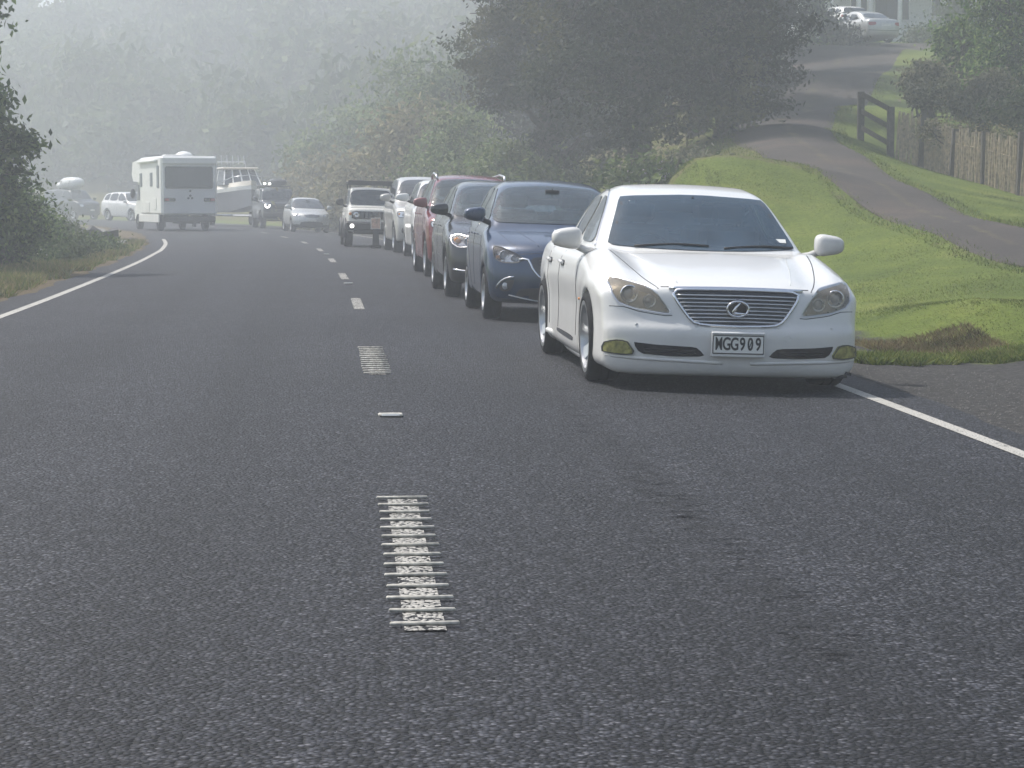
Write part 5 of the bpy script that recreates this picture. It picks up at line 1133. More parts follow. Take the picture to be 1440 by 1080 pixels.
for a, b_, z0, z1 in ((1195, 1204, .9, 2.0), (1209, 1219, .9, 2.0), (1267, 1278, .9, 2.05), (1309, 1322, 1.1, 2.1), (1140, 1160, .9, 2.0)):
    x0, x1 = hx(a) - ox, hx(b_) - ox; w_ = MB().box(((x0 + x1) / 2, -.01, (z0 + z1) / 2), (x1 - x0, .06, z1 - z0)).build('window', M['gloss_black'], H); MB().tube([(x0, -.05, z0), (x1, -.05, z0), (x1, -.05, z1), (x0, -.05, z1)], .04, 4, closed=True).build('frame', M['white'], w_); MB().box(((x0 + x1) / 2, -.09, z0 - .05), (x1 - x0 + .16, .12, .05)).build('sill', M['white'], w_)
# cars in front of the house
sd_low = [(a * .95, b) for a, b in lex.sp['low']]; sd_gr = [(a * .95, b) for a, b in lex.sp['green']]
sp = dict(lex.sp); sp.update(L=4.78, W=1.8, H=1.53, low=sd_low, green=sd_gr, wheels=(.9, 3.7), res=.045); sp.pop('hood')
c = Car(sp); px_ = at(1213, 62, 104)
c.root('sedan_car', (px_[0], 105.0, max(gz(px_[0], 105), at(1213, 62, 103)[2])), rad(180 + 22), 0, label='pale silver saloon parked tail-on before the dark double door of the house', cat='car', group='cars parked at the house')
c.paint = P_SLV; 
c.window('windscreen', 'front', [(-.7, 1.01), (.7, 1.01), (.57, 1.36), (-.57, 1.36)], M['glass_dark'], .04); c.window('rear_window', 'rear', [(-.66, 1.09), (.66, 1.09), (.52, 1.35), (-.52, 1.35)], M['glass_dark'], .04)
for v in ('left', 'right'):
    c.window('side_window', v, [(1.8, 1.03), (2.65, 1.035), (2.65, 1.37), (2.2, 1.27)], M['glass_dark'], .03); c.window('side_window', v, [(2.75, 1.035), (3.55, 1.06), (3.3, 1.3), (2.75, 1.37)], M['glass_dark'], .03)
for sg in (-1, 1): c.patch('tail_light', 'rear', [(sg * .82, .88), (sg * .5, .86), (sg * .5, .74), (sg * .80, .70)], M['red_lens'], .006, smooth=1)
c.patch('number_plate', 'rear', [(-.25, .80), (.25, .80), (.25, .68), (-.25, .68)], M['plate'], .008, smooth=0); c.trim('bumper_line', 'rear', [(-.8, .5), (0, .48), (.8, .5)], .015, M['black'], 0)
c.interior(); c.body(P_SLV); c.wheels('six', M['silver'], .22); c.mirror(1.6, 1.06, P_SLV)
c = Car(spec('hatch', 4.1, 1.7, 1.5, .3, (.8, 3.4), res=.05)); px_ = at(1180, 62, 108)
c.root('hatchback_car', (px_[0], 108.5, max(gz(px_[0], 108.5), at(1180, 62, 107)[2])), rad(200), 0, label='white-roofed hatchback to the left of the silver saloon, half behind dark shrubs', cat='car', group='cars parked at the house')
c.paint = P_WH2; windows(c, M['glass_dark'], 'hatch'); 
for sg in (-1, 1): c.patch('tail_light', 'rear', [(sg * .78, .98), (sg * .6, .96), (sg * .6, .74), (sg * .76, .72)], M['red_lens'], .006, smooth=1)
c.interior(); c.body(P_WH2); c.wheels('six', M['silver'], .22); c.mirror(1.25, 1.06, P_WH2)

# ============================================================= fences
base = [at(1262, 228, 55), at(1350, 252, 51.5), at(1440, 277, 48), at(1530, 298, 45), at(1680, 330, 42)]
line = resample(catmull([(b[0], b[1]) for b in base], 8), .125)[0]
fc = empty('batten_fence', (line[0][0], line[0][1], gz(*line[0])), label='leaning grey batten fence below the scrubby hedge, beside the driveway', cat='fence'); O3 = Vector(fc.location)
for i, (x, y) in enumerate(line[:92]):
    z = gz(x, y); h = 1.24 + .10 * math.sin(i * .13) + random.uniform(-.09, .09); T = Matrix.Rotation(random.uniform(-.05, .05) + .02, 4, 'Y') @ Matrix.Rotation(random.uniform(-.05, .05), 4, 'X')
    post = i in (12, 26, 40, 56, 74)
    m = MB(); m.box(Vector((x, y, z + h / 2 - .05)) - O3, (.17, .17, h + .12) if post else (random.uniform(.045, .085), .03, h), T, bev=.006); m.build('post' if post else 'batten', M['wood_dark'] if post else M['wood_grey'], fc)
for hh in (.35, .8): 
    m = MB(); m.tube([Vector((x, y + .03, gz(x, y) + hh)) - O3 for x, y in line[:92:6]], .012, 5); m.build('wire_rail', M['wood_grey'], fc)
pa, pb = at(1210, 199, 57.5), at(1252, 214, 56.0); ga = gz(pa[0], pa[1]); gb = gz(pb[0], pb[1])
rf = empty('rail_fence', (pa[0], pa[1], ga), label='short dark post-and-rail fence panel at the driveway edge', cat='fence'); O4 = Vector(rf.location)
for (p, g0, h) in ((pa, ga, 1.30), (pb, gb, 1.28)): MB().box(Vector((p[0], p[1], g0 + h / 2 - .05)) - O4, (.17, .17, h), bev=.01).build('post', M['wood_dark'], rf)
for hh in (1.18, .74, .32):
    m = MB(); a = Vector((pa[0], pa[1] - .1, ga + hh)) - O4; b_ = Vector((pb[0], pb[1] - .1, gb + hh - .04)) - O4; n = MB(); d = b_ - a
    for k in (0, 1): pass
    V = [a + Vector((0, dy, dz)) for dz in (-.07, .07) for dy in (-.02, .02)] + [b_ + Vector((0, dy, dz)) for dz in (-.07, .07) for dy in (-.02, .02)]
    m.add(V, [(0, 1, 3, 2), (4, 6, 7, 5), (0, 4, 5, 1), (2, 3, 7, 6), (0, 2, 6, 4), (1, 5, 7, 3)]); m.build('rail', M['wood_dark'], rf)
# ============================================================= vegetation
def leaves(centers, radii, n, size, rng, up=.25, clump=None, flat=.55, long=1.6, per=45):
    """n leaf quads gathered in clumps on the outer part of ellipsoid boughs"""
    C = np.asarray(centers, float); R = np.asarray(radii, float); w = (R[:, 0] * R[:, 1] + R[:, 0] * R[:, 2] + R[:, 1] * R[:, 2]); w = w / w.sum()
    nc = max(8, n // per); k = rng.choice(len(C), nc, p=w); d = rng.normal(size=(nc, 3)); d /= np.linalg.norm(d, axis=1)[:, None]
    rr = np.clip(1 - np.abs(rng.normal(0, .28, nc)) + .06, .1, 1.18); P = C[k] + d * R[k] * rr[:, None]
    j = rng.integers(0, nc, n); cs = clump or size * 3.2; csj = (cs * rng.uniform(.6, 1.6, nc))[j][:, None]; L = P[j] + rng.normal(size=(n, 3)) * csj * np.array([1, 1, flat]); out = d[j]
    nrm = rng.normal(size=(n, 3)) * .8 + out * .7 + np.array([0, 0, up]); nrm /= np.linalg.norm(nrm, axis=1)[:, None]
    t = np.cross(nrm, rng.normal(size=(n, 3))); t /= np.linalg.norm(t, axis=1)[:, None]; b = np.cross(nrm, t); s = (size * rng.uniform(.55, 1.35, n))[:, None]
    V = np.stack([L - t * s * .5 * long, L + b * s * .38 - nrm * s * .1, L + t * s * .5 * long, L - b * s * .38 - nrm * s * .1], 1).reshape(-1, 3)
    return V, np.arange(4 * n).reshape(-1, 4)
def limb(m, a, b, r0, r1, n=5, wob=.12, rng=random):
    a = Vector(a); b = Vector(b); L = (b - a).length; P = []
    for i in range(n + 1): t = i / n; P.append(a.lerp(b, t) + Vector((random.uniform(-1, 1), random.uniform(-1, 1), random.uniform(-.5, .5))) * L * wob * .3 * (0 < t < 1))
    m.tube(P, [r0 + (r1 - r0) * i / n for i in range(n + 1)], 7)
def plant(name, loc, blobs, n, size, mat, label, cat, group=None, trunk=None, flowers=None, seed=1, fmat=None, clump=None, up=.25, long=1.6, flat=.55, rot=0, per=45):
    """blobs: (x, y, z, rx, ry, rz) about the base; trunk: (height, radius)"""
    rng = np.random.default_rng(seed); random.seed(seed); root = empty(name, loc, (0, 0, rot), label=label, cat=cat, group=group)
    B = np.array(blobs, float); V, Q = leaves(B[:, :3], B[:, 3:], n, size, rng, up=up, clump=clump, long=long, flat=flat, per=per)
    mesh_obj('foliage' if not trunk else 'crown', V, Q, mat, root)
    m = MB()
    if trunk:
        h, r = trunk; limb(m, (0, 0, -.4), (0, 0, h), r, r * .6, 6, .1); tip = Vector((0, 0, h))
        for b in B: limb(m, tip if b[2] > h else Vector((0, 0, max(.3, min(h, b[2] * .7)))), b[:3], r * .45, r * .08, 5, .25)
        for b in B[:10]:
            for q in range(3): d = Vector(rng.normal(size=3)).normalized(); limb(m, b[:3], Vector(b[:3]) + Vector((d.x * b[3], d.y * b[4], d.z * b[5])) * .9, r * .12, r * .03, 4, .3)
        m.build('trunk', M['bark'], root, smooth=True)
    else:
        for b in B:
            for q in range(4): limb(m, (rng.normal() * .12, rng.normal() * .12, -.15), (b[0] + rng.normal() * b[3] * .4, b[1] + rng.normal() * b[4] * .4, b[2] + b[5] * rng.uniform(0, .8)), .025, .008, 4, .3)
        m.build('stem', M['bark'], root, smooth=True)
    if flowers:
        nf, fs = flowers; k = rng.integers(0, len(B), nf); d = rng.normal(size=(nf, 3)); d[:, 1] = -abs(d[:, 1]); d[:, 2] = abs(d[:, 2]) * .8; d /= np.linalg.norm(d, axis=1)[:, None]; P = B[k, :3] + d * B[k, 3:] * 1.05
        m = MB()
        for p in P: m.sphere(p, (fs * rng.uniform(.7, 1.2), fs * rng.uniform(.7, 1.2), fs * rng.uniform(.5, .9)), 7, 4)
        m.build('flower_heads', fmat, root)
    return root
def blobs(spec_, n, rng, lo=.35, hi=.6):
    """fill an ellipsoid (cx,cy,cz,rx,ry,rz) with n boughs"""
    cx_, cy_, cz_, rx, ry, rz = spec_; o = []
    for _ in range(n):
        d = rng.normal(size=3); d /= np.linalg.norm(d); f = rng.uniform(.35, .85); s = rng.uniform(lo, hi)
        o.append((cx_ + d[0] * rx * f, cy_ + d[1] * ry * f, cz_ + d[2] * rz * f, rx * s, ry * s, rz * s * .8))
    return o
LM = dict(
 dark=leafmat('dark_conifer_foliage', [(.014, .026, .014), (.024, .038, .018), (.036, .050, .022), (.055, .062, .030)], .22, alt=(.12, .11, .04)),
 dark2=leafmat('dark_evergreen_foliage', [(.008, .015, .012), (.014, .023, .016), (.022, .033, .02)], .12, alt=(.045, .045, .024)),
 mid=leafmat('mid_green_foliage', [(.03, .055, .015), (.055, .095, .025), (.10, .14, .04), (.16, .19, .07)], .35),
 light=leafmat('light_green_foliage', [(.06, .10, .03), (.10, .15, .05), (.17, .21, .08), (.24, .27, .13)], .35),
 tan=leafmat('dry_olive_foliage', [(.09, .10, .04), (.16, .15, .07), (.24, .21, .11), (.30, .26, .15)], .3),
 grey=leafmat('grey_scrub_foliage', [(.07, .08, .045), (.13, .135, .08), (.20, .20, .12), (.30, .28, .19)], .4),
 bright=leafmat('fresh_green_foliage', [(.03, .07, .02), (.07, .14, .035), (.14, .23, .06), (.28, .34, .13)], .5),
 verge=leafmat('deep_green_broadleaf_foliage', [(.015, .04, .012), (.04, .08, .02), (.08, .14, .035), (.17, .23, .07)], .45),  # deeper green leaf colours for the left verge plants
 far=leafmat('far_bush_foliage', [(.035, .06, .02), (.06, .09, .03), (.09, .12, .045), (.13, .15, .07)], .3))
M['lilac'] = simple('lilac_petals', (.42, .34, .44), .7, var=.25, scale=20); M['petal_white'] = simple('white_petals', (.62, .62, .55), .7, var=.15, scale=20)
rg = np.random.default_rng(3)
def tree_at(px, d, zoff=0): x = (px - 720) / F * d; return (x, d, gz(x, d) + zoff)
# --- dark trees above the lawn
p = tree_at(775, 68); b = [(-1.9, 0, 5.2, 1.2, 1.5, .8), (-1.3, -.5, 3.9, 1.1, 1.4, .8), (-1.3, 0, 6.6, 1.5, 1.9, 1.1), (0, .5, 5.0, 2.1, 2, 1.6), (.2, 0, 7.6, 2.6, 2.4, 1.8), (.2, 0, 9.6, 2.2, 2.2, 1.6), (1.9, 0, 6.2, 2.0, 2, 1.6), (1.6, -.6, 3.6, 1.8, 1.6, 1.3), (1.4, 0, 9.0, 2, 2, 1.6), (-.5, -.8, 4.6, 1.4, 1.5, 1.0), (.9, -.8, 2.6, 1.5, 1.3, 1.1), (-1.6, 0, 8.2, 1.3, 1.5, 1.0)]
plant('conifer_tree', p, b, 60000, .09, LM['dark'], 'leftmost of the big dark trees, its ragged boughs hanging over the pale bushes', 'tree', 'dark trees above the lawn', trunk=(9, .38), seed=11, long=1.8, clump=.23, per=105, flat=.42, up=.5)
p = tree_at(905, 56.5); b = [(-1.6, 0, 3.0, 1.6, 1.5, 1.2), (0, -.5, 2.0, 1.9, 1.5, 1.3), (1.4, 0, 3.6, 1.8, 1.6, 1.4), (-1.2, -.3, 4.8, 1.9, 1.7, 1.5), (.6, -.4, 5.0, 2, 1.8, 1.5), (0, 0, 7.0, 2.4, 2.2, 1.7), (-1.5, 0, 6.6, 1.7, 1.7, 1.3), (1.6, 0, 6.4, 1.9, 1.8, 1.5), (0, 0, 9, 2.2, 2, 1.6), (1.8, -.3, 2.0, 1.5, 1.3, 1.2)]
plant('conifer_tree', p, b, 58000, .085, LM['dark'], 'dense dark tree with an olive-tinged patch, standing behind the lilac-flowered bush', 'tree', 'dark trees above the lawn', trunk=(8.5, .36), seed=12, long=1.8, clump=.23, per=105, flat=.42, up=.5)
p = tree_at(1015, 57); b = [(-1.2, 0, 1.8, 1.6, 1.5, 1.3), (.5, -.3, 1.6, 1.6, 1.5, 1.2), (-1.0, 0, 3.8, 1.8, 1.7, 1.5), (.8, 0, 3.4, 1.7, 1.6, 1.4), (0, -.3, 5.6, 2.0, 1.9, 1.6), (1.1, 0, 5.8, 1.6, 1.6, 1.4), (-1.2, 0, 6.4, 1.7, 1.6, 1.3), (0, 0, 8, 2.1, 2, 1.6), (.6, .5, 9.8, 2.2, 2, 1.6), (1.4, .5, 7.6, 1.6, 1.8, 1.4), (-.5, .5, 11.5, 2.2, 2, 1.6), (1.2, 1, 11.0, 1.9, 2, 1.6)]  # topmost boughs raised above the view to shade the driveway
plant('evergreen_tree', p, b, 56000, .085, LM['dark2'], 'almost black evergreen whose foliage reaches the ground beside the top of the lawn', 'tree', 'dark trees above the lawn', trunk=(7.5, .34), seed=13, long=1.7, clump=.23, per=105, flat=.42, up=.5)
p = tree_at(1072, 76); b = [(-1.0, 0, 1.7, 1.5, 1.5, 1.3), (.25, 0, 1.6, .95, 1.3, 1.1), (.2, 0, 3.4, 1.0, 1.3, 1.3), (-1.0, 0, 3.7, 1.6, 1.5, 1.4), (.15, 0, 5.2, 1.0, 1.4, 1.4), (-1, 0, 5.6, 1.6, 1.6, 1.4), (-.3, 0, 7.2, 1.5, 1.5, 1.3), (0, .5, 9, 1.8, 2, 1.5), (-.4, .5, 11, 2, 2.2, 1.7), (.4, -.8, 10.2, 1.8, 2, 1.5)]  # upper boughs, out of view, likewise raised for shade on the driveway
plant('evergreen_tree', p, b, 46000, .10, LM['dark2'], 'tall dark evergreen with a straight clipped edge where the driveway passes it', 'tree', 'dark trees above the lawn', trunk=(6.5, .3), seed=14, long=1.7, clump=.23, per=105, flat=.42, up=.5)
p = tree_at(985, 64.5); plant('evergreen_tree', p, blobs((0, 0, 5.2, 2.4, 2.4, 5.0), 14, rg, .35, .5), 36000, .10, LM['dark2'], 'dark tree behind the front row, placed to fill the gap and shade the driveway', 'tree', 'dark trees above the lawn', trunk=(7, .35), seed=15)  # gap filler moved here so its crown shades the driveway
p = tree_at(1052, 90); plant('evergreen_tree', p, blobs((0, 0, 6.5, 2.4, 2.6, 5.5), 14, rg, .35, .5), 24000, .16, LM['dark2'], 'added dark evergreen shading the upper driveway, nearest the blossoming climber', 'tree', 'dark trees above the lawn', trunk=(7, .3), seed=17)  # evergreen added behind the others to shade the upper driveway
for i, (px, d, lab) in enumerate(((1022, 82, 'added dark evergreen standing back to shade the middle of the driveway'), (1035, 98, 'added dark evergreen standing back to shade the top of the driveway'))):  # shade-casting trees added out of sight behind the front row
    p = tree_at(px, d); plant('evergreen_tree', p, blobs((0, 0, 6.5, 1.9, 2.4, 5.8), 14, rg, .35, .5), 22000, .14, LM['dark2'], lab, 'tree', 'dark trees above the lawn', trunk=(7, .3), seed=18 + i)
p = tree_at(820, 88); plant('evergreen_tree', p, blobs((0, 0, 5.0, 4.2, 3.5, 5.5), 14, rg, .35, .5), 24000, .18, LM['dark2'], 'shadowy tree glimpsed between the hanging boughs and the pale bushes', 'tree', 'dark trees above the lawn', trunk=(7, .35), seed=16)
# --- roadside bushes in front of them
for i, (px, d, w_, h_, mt, lab) in enumerate(((665, 72, 1.5, 1.6, 'light', 'pale green roadside bush above the red car'), (735, 69, 1.6, 1.55, 'light', 'broad pale green bush above the roof of the blue hatchback'), (790, 66, 1.1, 1.2, 'mid', 'mid-green bush at the right end of the pale roadside bushes'),
        (630, 80, 1.4, 2.7, 'light', 'tall hazy green bush left of the hanging boughs'), (690, 82, 1.6, 1.5, 'mid', 'green bush in the gap under the dark boughs'))):
    p = tree_at(px, d); plant('bush', p, blobs((0, 0, h_ * .85, w_, 1.2, h_), 10, rg, .4, .6), 9000, .13, LM[mt], lab, 'bush', 'pale bushes beside the queue', seed=30 + i)
p = tree_at(905, 50); plant('hydrangea_bush', p, blobs((0, 0, .55, .85, .6, .6), 9, rg, .4, .6), 4200, .11, LM['mid'], 'lilac-flowered bush at the foot of the dark trees, left of the lawn', 'bush', seed=41, flowers=(26, .075), fmat=M['lilac'])
p = tree_at(850, 49); plant('bush', p, blobs((0, 0, .30, .8, .5, .38), 8, rg, .4, .6), 3200, .09, LM['grey'], 'low brownish bush just above the roof of the white sedan', 'bush', seed=42, flowers=(10, .05), fmat=M['lilac'])
p = tree_at(955, 50.5); plant('bush', p, blobs((0, 0, .2, .55, .5, .42), 7, rg, .4, .6), 2600, .09, LM['grey'], 'small straggly bush where the lawn meets the dark trees', 'bush', seed=43, flowers=(5, .06), fmat=M['lilac'])
# --- dry bushes towards the bend
for i, (px, d, w_, h_, mt, lab) in enumerate(((600, 92, 1.7, 2.9, 'tan', 'tall straw-coloured bush beyond the queue, left of the hazy green one'), (555, 97, 1.8, 2.4, 'tan', 'straw-green bush behind the tall silver wagon'), (515, 104, 2.1, 1.6, 'tan', 'low dry bush behind the boxy white 4x4'),
        (455, 118, 2.6, 1.7, 'tan', 'dry brown scrub behind the small silver hatchback'), (575, 110, 2.4, 4.4, 'light', 'tall pale tree-like bush high above the straw-coloured ones'), (640, 98, 2.2, 4.6, 'mid', 'tall green bush at the left edge of the dark trees'), (500, 122, 2.8, 3.6, 'light', 'broad pale green bush above the dry scrub'))):
    p = tree_at(px, d); plant('bush', p, blobs((0, 0, h_ * .8, w_, 1.6, h_), 12, rg, .35, .55), 8000, .20, LM[mt], lab, 'bush', 'bushes on the outside of the bend', seed=50 + i)
# --- right side
p = tree_at(1440, 58.5); b = [(-.6, 0, 3.6, 1.0, 1.0, .8), (.2, -.3, 2.6, 1.2, 1.1, .8), (.6, 0, 4.2, 1.3, 1.2, .9), (-.1, 0, 5.0, 1.2, 1.1, .8), (-1.2, -.1, 4.7, .6, .7, .5), (1.3, 0, 3.3, 1.2, 1.2, 1.0), (-.9, 0, 2.6, .7, .7, .6), (1.4, 0, 5.0, 1.3, 1.2, 1.0)]
plant('broadleaf_tree', p, b, 24000, .095, LM['bright'], 'fresh green broadleaf tree in the top right corner behind the batten fence', 'tree', trunk=(3.6, .16), seed=61)
for i, (px, d, w_, h_, mt, lab) in enumerate(((1300, 58, .55, .85, 'grey', 'grey-green scrub bush at the left end of the batten fence'), (1375, 57, .85, .95, 'grey', 'tangled grey scrub bush overhanging the middle of the batten fence'), (1460, 54, 1.0, 1.0, 'mid', 'greener scrub bush over the right end of the batten fence'), (1345, 63, 1.0, 1.9, 'bright', 'rounded green bush behind the grey scrub, below the house'))):
    p = tree_at(px, d, 1.15 if i < 3 else .3); plant('scrub_bush', p, blobs((0, 0, h_ * .8, w_, .8, h_ * .8), 11, rg, .4, .6), 9000, .085, LM[mt], lab, 'bush', 'bushes behind the batten fence', seed=70 + i, clump=.14)
p = tree_at(1350, 52.2, .85); plant('creeper_mat', p, [(-.5, .6, .35, .3, .2, .12), (.1, .3, .28, .4, .2, .12), (.8, .0, .22, .4, .2, .12)], 1800, .06, LM['tan'], 'dry creeper matted along the top of the batten fence', 'creeper', seed=77)
p = tree_at(1134, 99); plant('rambling_rose', p, [(0, 0, 1.0, .35, .4, .5), (-.05, 0, 1.9, .35, .4, .5), (0, 0, 2.7, .4, .4, .5), (.1, 0, .3, .3, .35, .3)], 3000, .10, LM['mid'], 'upright climbing plant with white blossoms at the edge of the dark evergreen', 'shrub', seed=80, flowers=(34, .08), fmat=M['petal_white'])
for i, (px, d, h_, lab) in enumerate(((1152, 104, 1.0, 'dark shrub left of the parked cars near the blossoming climber'), (1172, 103, .55, 'low dark shrub hiding the lower part of the white-roofed hatchback'), (1300, 107, .3, 'low shrub against the pale house wall right of the door'), (1345, 104, 1.6, 'tall shrub at the right end of the pale house wall'))):
    p = tree_at(px, d); plant('shrub', p, blobs((0, 0, h_ * .8, .6, .5, h_), 8, rg, .4, .6), 2600, .13, LM['dark2' if i < 2 else 'far'], lab, 'shrub', 'shrubs by the house', seed=90 + i)
# --- left side
p = tree_at(-78, 41.5); b = [(-.2, 0, 4.7, 1.0, 1.0, .55), (.45, 0, 4.25, .55, .6, .30), (.75, 0, 5.0, .5, .6, .35), (.1, 0, 3.3, .85, .8, .45), (.9, .1, 3.1, .42, .5, .30), (1.25, 0, 2.35, .42, .5, .26), (.4, 0, 2.5, .8, .8, .45), (1.0, 0, 1.75, .55, .6, .3), (.1, 0, 1.6, .9, .8, .6), (-.8, 0, 3.5, 1.0, 1, 1.0), (.5, 0, .9, .8, .7, .55), (.3, 0, 5.6, .6, .6, .4)]
plant('roadside_tree', p, b, 17000, .10, LM['verge'], 'leafy tree at the left edge of the picture, branches reaching over the verge', 'tree', trunk=(4.2, .13), seed=101, clump=.17)
for i, (px, d, w_, h_, mt, lab, fl) in enumerate(((-4, 44, .8, 1.0, 'verge', 'dark shady shrub at the foot of the leafy left-hand tree', None), (38, 49, .62, .75, 'verge', 'rounded green shrub just right of the left-hand tree', None), (85, 53, .7, .22, 'far', 'low shrub dotted with white flower heads on the left verge', (40, .05)), (60, 48, .6, .2, 'far', 'low white-flowered weeds in front of the rounded shrub', (26, .045)), (130, 57, .6, .12, 'mid', 'low green shrub on the verge before the dark rocks', None), (62, 66, .8, .5, 'far', 'hazy bush behind the white-flowered shrub', None), (8, 76, 1.2, 1.2, 'far', 'taller hazy bush behind the left verge shrubs', None), (-40, 92, 2.2, 3.0, 'far', 'large faint bush beyond the left-hand tree', None))):
    p = tree_at(px, d); plant('shrub', p, blobs((0, 0, h_ * .8, w_, .8, h_), 9, rg, .4, .6), 9000 if d < 70 else 4500, .065 if d < 70 else .13, LM[mt], lab, 'shrub', 'shrubs on the left verge', seed=110 + i, flowers=fl, fmat=M['petal_white'])
M['rock'] = simple('dark_broken_rock', (.075, .07, .072), .9, var=.4, scale=6, bump=.8); M['rock_pale'] = simple('pale_broken_rock', (.26, .25, .235), .9, var=.3, scale=6, bump=.8)
for i, (px, d, s_, mt, lab) in enumerate(((118, 73, .26, 'rock', 'leftmost dark rock on the bend verge'), (131, 72, .30, 'rock', 'large dark slab leaning among the verge rocks, below the white oncoming car'), (143, 73, .22, 'rock_pale', 'pale rock between the two dark slabs'), (159, 70, .27, 'rock', 'dark jagged rock nearest the road edge'), (108, 71, .22, 'rock_pale', 'pale grey rock at the left of the rock pile'), (186, 72, .16, 'rock', 'small loose rock lying on the road shoulder'), (174, 66, .2, 'rock_pale', 'small pale stone in the verge grass'))):
    x = (px - 720) / F * d; rgk = np.random.default_rng(200 + i); bm = bmesh.new(); bmesh.ops.create_icosphere(bm, subdivisions=3, radius=1)
    ax_ = [Vector(rgk.normal(size=3)).normalized() for _ in range(9)]
    for v in bm.verts:
        c0 = v.co.copy()
        for a_ in ax_:
            q = c0.dot(a_)
            if q > .62: c0 -= a_ * (q - .62)
        v.co = Vector((c0.x * s_ * 1.3, c0.y * s_, c0.z * s_ * .8)) * (1 + .03 * rgk.normal())
    me = bpy.data.meshes.new('rock'); bm.to_mesh(me); bm.free(); me.materials.append(M[mt]); o = bpy.data.objects.new('rock', me); COL.objects.link(o); o.location = (x, d, gz(x, d) + s_ * .35 + (.22 if d > 69 and px < 170 else 0)); o.rotation_euler = (rgk.uniform(-.4, .4), rgk.uniform(-.4, .4), rgk.uniform(0, 6))
    set_props(o, label=lab, cat='rock', group='rocks on the left verge')
# --- forest on the hillside: individual crowns read only as a mass through the smoke
rng = np.random.default_rng(77); tv = []
for k in range(4):
    bl = []
    for _ in range(9): d = rng.normal(size=3); d /= np.linalg.norm(d); bl.append((d[0] * 1.6, d[1] * 1.6, 3.4 + d[2] * 1.9, 1.3, 1.3, 1.0))
    B = np.array(bl); V, Q = leaves(B[:, :3], B[:, 3:], 1500, .42, rng, clump=.45); tv.append(V)
AV = []; cnt_ = 0
cand = []
while len(cand) < 520:
    j = rng.integers(len(CLF)); s = CLS[j]
    if s < 92: continue
    u = 30 + abs(rng.normal()) * 60 if rng.random() < .85 else rng.uniform(22, 45); q = CLF[j] + NOR[j] * u
    if q[0] > 45 or q[1] < 84 or q[0] < -230 or q[1] > 330 or (q[0] > 3 and q[1] < 118): continue
    cand.append(q)
for _ in range(110): cand.append(np.array([rng.uniform(-120, 10), rng.uniform(205, 300)]))
cand = [q for q in cand if us(q[0], q[1])[0][0] > 16]
for q in cand:
    V = tv[rng.integers(4)]; a = rng.uniform(0, 6.28); sc = rng.uniform(.8, 1.7) * 1.15; z = gz(q[0], q[1]) - 1.2 * sc
    Rm = np.array([[math.cos(a), -math.sin(a), 0], [math.sin(a), math.cos(a), 0], [0, 0, 1]]); AV.append((V @ Rm.T) * sc * np.array([1, 1, rng.uniform(.85, 1.3)]) + np.array([q[0], q[1], z]))
AV = np.concatenate(AV); fo = mesh_obj('forest', AV, np.arange(len(AV)).reshape(-1, 4), LM['far']); set_props(fo, kind='stuff')
# --- grass: blades on lawn and verges
def blades(name, P, hgt, wid, mat, rng, lean=.5):
    n = len(P); a = rng.uniform(0, 2 * np.pi, n); h = hgt * rng.uniform(.5, 1.3, n); w = wid * rng.uniform(.7, 1.3, n); l = rng.normal(0, lean, (n, 2)) * h[:, None]
    t = np.stack([np.cos(a), np.sin(a), 0 * a], 1) * w[:, None]; top = P + np.c_[l, h]; V = np.stack([P - t, P + t, top], 1).reshape(-1, 3)
    return set_props(mesh_obj(name, V, np.arange(3 * n).reshape(-1, 3), mat), kind='stuff')
GM = leafmat('grass_blades', [(.060, .095, .016), (.095, .140, .024), (.145, .175, .035), (.22, .22, .07)], .3, .7); GD = leafmat('dry_grass_blades', [(.12, .11, .04), (.20, .17, .08), (.27, .22, .12), (.14, .15, .04)], .3, .7)
GB = leafmat('brown_grass_blades', [(.08, .055, .03), (.15, .11, .055), (.22, .17, .09), (.13, .15, .04)], .2, .8)
def scatter(n, fx, fy, cond, rng):
    x = rng.uniform(*fx, n); y = fy[0] + (fy[1] - fy[0]) * rng.random(n) ** 1.2; k = cond(x, y); x = x[k]; y = y[k]; return np.stack([x, y, zt(x, y) - .02], 1)
rng = np.random.default_rng(5)
def lawn(x, y): u, s = us(x, y); d = drive_dist(x, y).reshape(x.shape); px = x / y * F + 720; return (u > np.where(y < 26, 5.0, 5.7)) & (y > 20.3 + 1.6 * np.exp(-((x - 3.9) / 1.2) ** 2) + .3 * np.sin(x * 5)) & (d > .12) & (px > 930) & (px < 1500)
P = scatter(520000, (2, 16), (19.5, 62), lawn, rng); blades('lawn_grass', P, .036, .006, GM, rng, .9)
def bank(x, y): u, s = us(x, y); px = x / y * F + 720; return (u > 5.0) & (px > 1150) & (px < 1500)
P = scatter(20000, (2.5, 4.7), (20.1, 22.8), bank, rng); blades('bank_grass', P, .07, .008, GB, rng, .8)
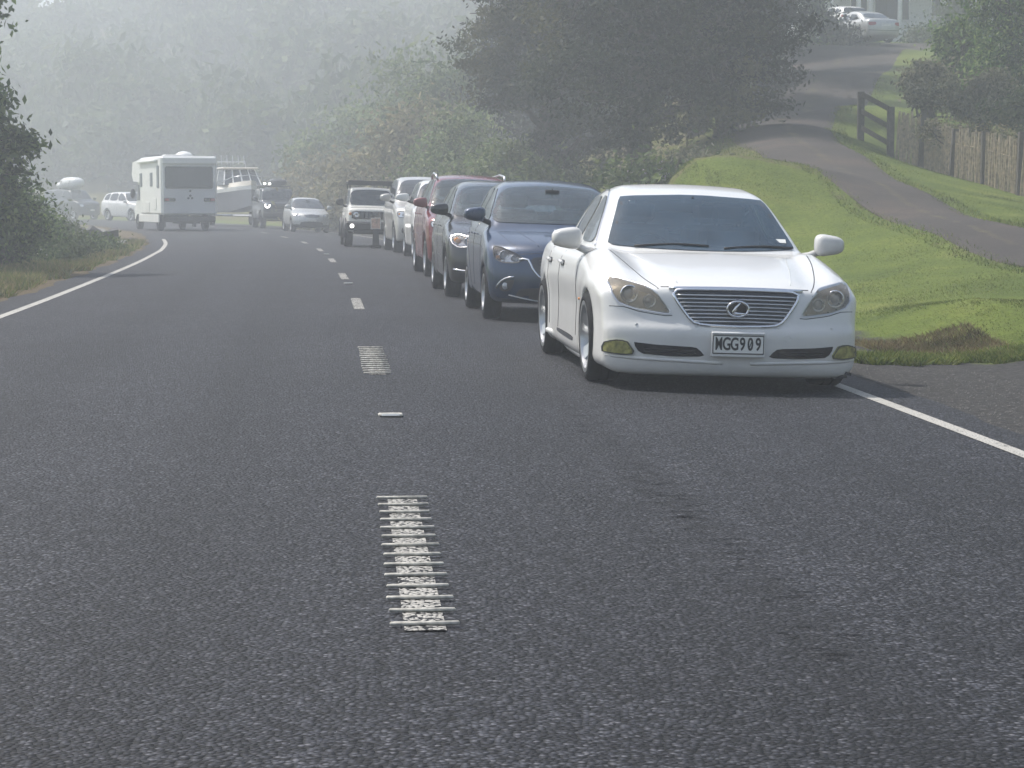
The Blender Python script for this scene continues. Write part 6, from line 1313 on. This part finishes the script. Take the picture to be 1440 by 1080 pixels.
def edge_r(x, y): u, s = us(x, y); px = x / y * F + 720; return (px > 1150) & (px < 1500) & (y > 19.75 + .12 * np.sin(x * 5) + .06 * np.sin(x * 17))
P = scatter(16000, (2.5, 6.5), (19.6, 20.6), edge_r, rng); blades('weed_fringe', P, .085, .014, GM, rng, .8)
def vergeL(x, y): u, s = us(x, y); px = x / y * F + 720; return (u < -4.85 - .25 * np.abs(np.sin(y * .8)) - .12 * np.sin(y * 2.7)) & (u > -9.5) & (px > -60)
P = scatter(260000, (-19, -5), (20, 72), vergeL, rng); sel = rng.random(len(P)) < .55
blades('verge_grass', P[sel], .15, .014, GM, rng, .6); blades('dry_verge_grass', P[~sel], .17, .013, GD, rng, .7)
def edge_d(x, y): d = drive_dist(x, y).reshape(x.shape); return (d > -.22) & (d < .35)
P = scatter(160000, (4, 16), (26, 80), edge_d, rng); blades('driveway_edge_grass', P, .07, .012, GM, rng, .6)

# loose stones on the shoulder
def stones(name, P, size, mat, rng):
    n = len(P); s = size * rng.uniform(.4, 1.3, n); base = np.array([(1, 0, 0), (0, 1, 0), (-1, 0, 0), (0, -1, 0), (0, 0, .7)]); a = rng.uniform(0, 6.28, n); ca, sa = np.cos(a), np.sin(a)
    b = base[None] * s[:, None, None] * rng.uniform(.6, 1.3, (n, 5, 1)); V = np.stack([b[..., 0] * ca[:, None] - b[..., 1] * sa[:, None], b[..., 0] * sa[:, None] + b[..., 1] * ca[:, None], b[..., 2]], -1) + P[:, None]
    f = np.array([(0, 1, 4), (1, 2, 4), (2, 3, 4), (3, 0, 4)]); Q = (np.arange(n) * 5)[:, None, None] + f[None]; return set_props(mesh_obj(name, V.reshape(-1, 3), Q.reshape(-1, 3), mat), kind='stuff')
def shoulder(x, y): u, s = us(x, y); return (u > 3.75) & (u < 8) & (y < 19.8)
P = scatter(11000, (2.2, 6.5), (9, 20), shoulder, rng); P[:, 2] += .012; stones('gravel', P, .010, simple('shoulder_gravel', (.075, .072, .067), .9, var=.5, scale=60), rng)
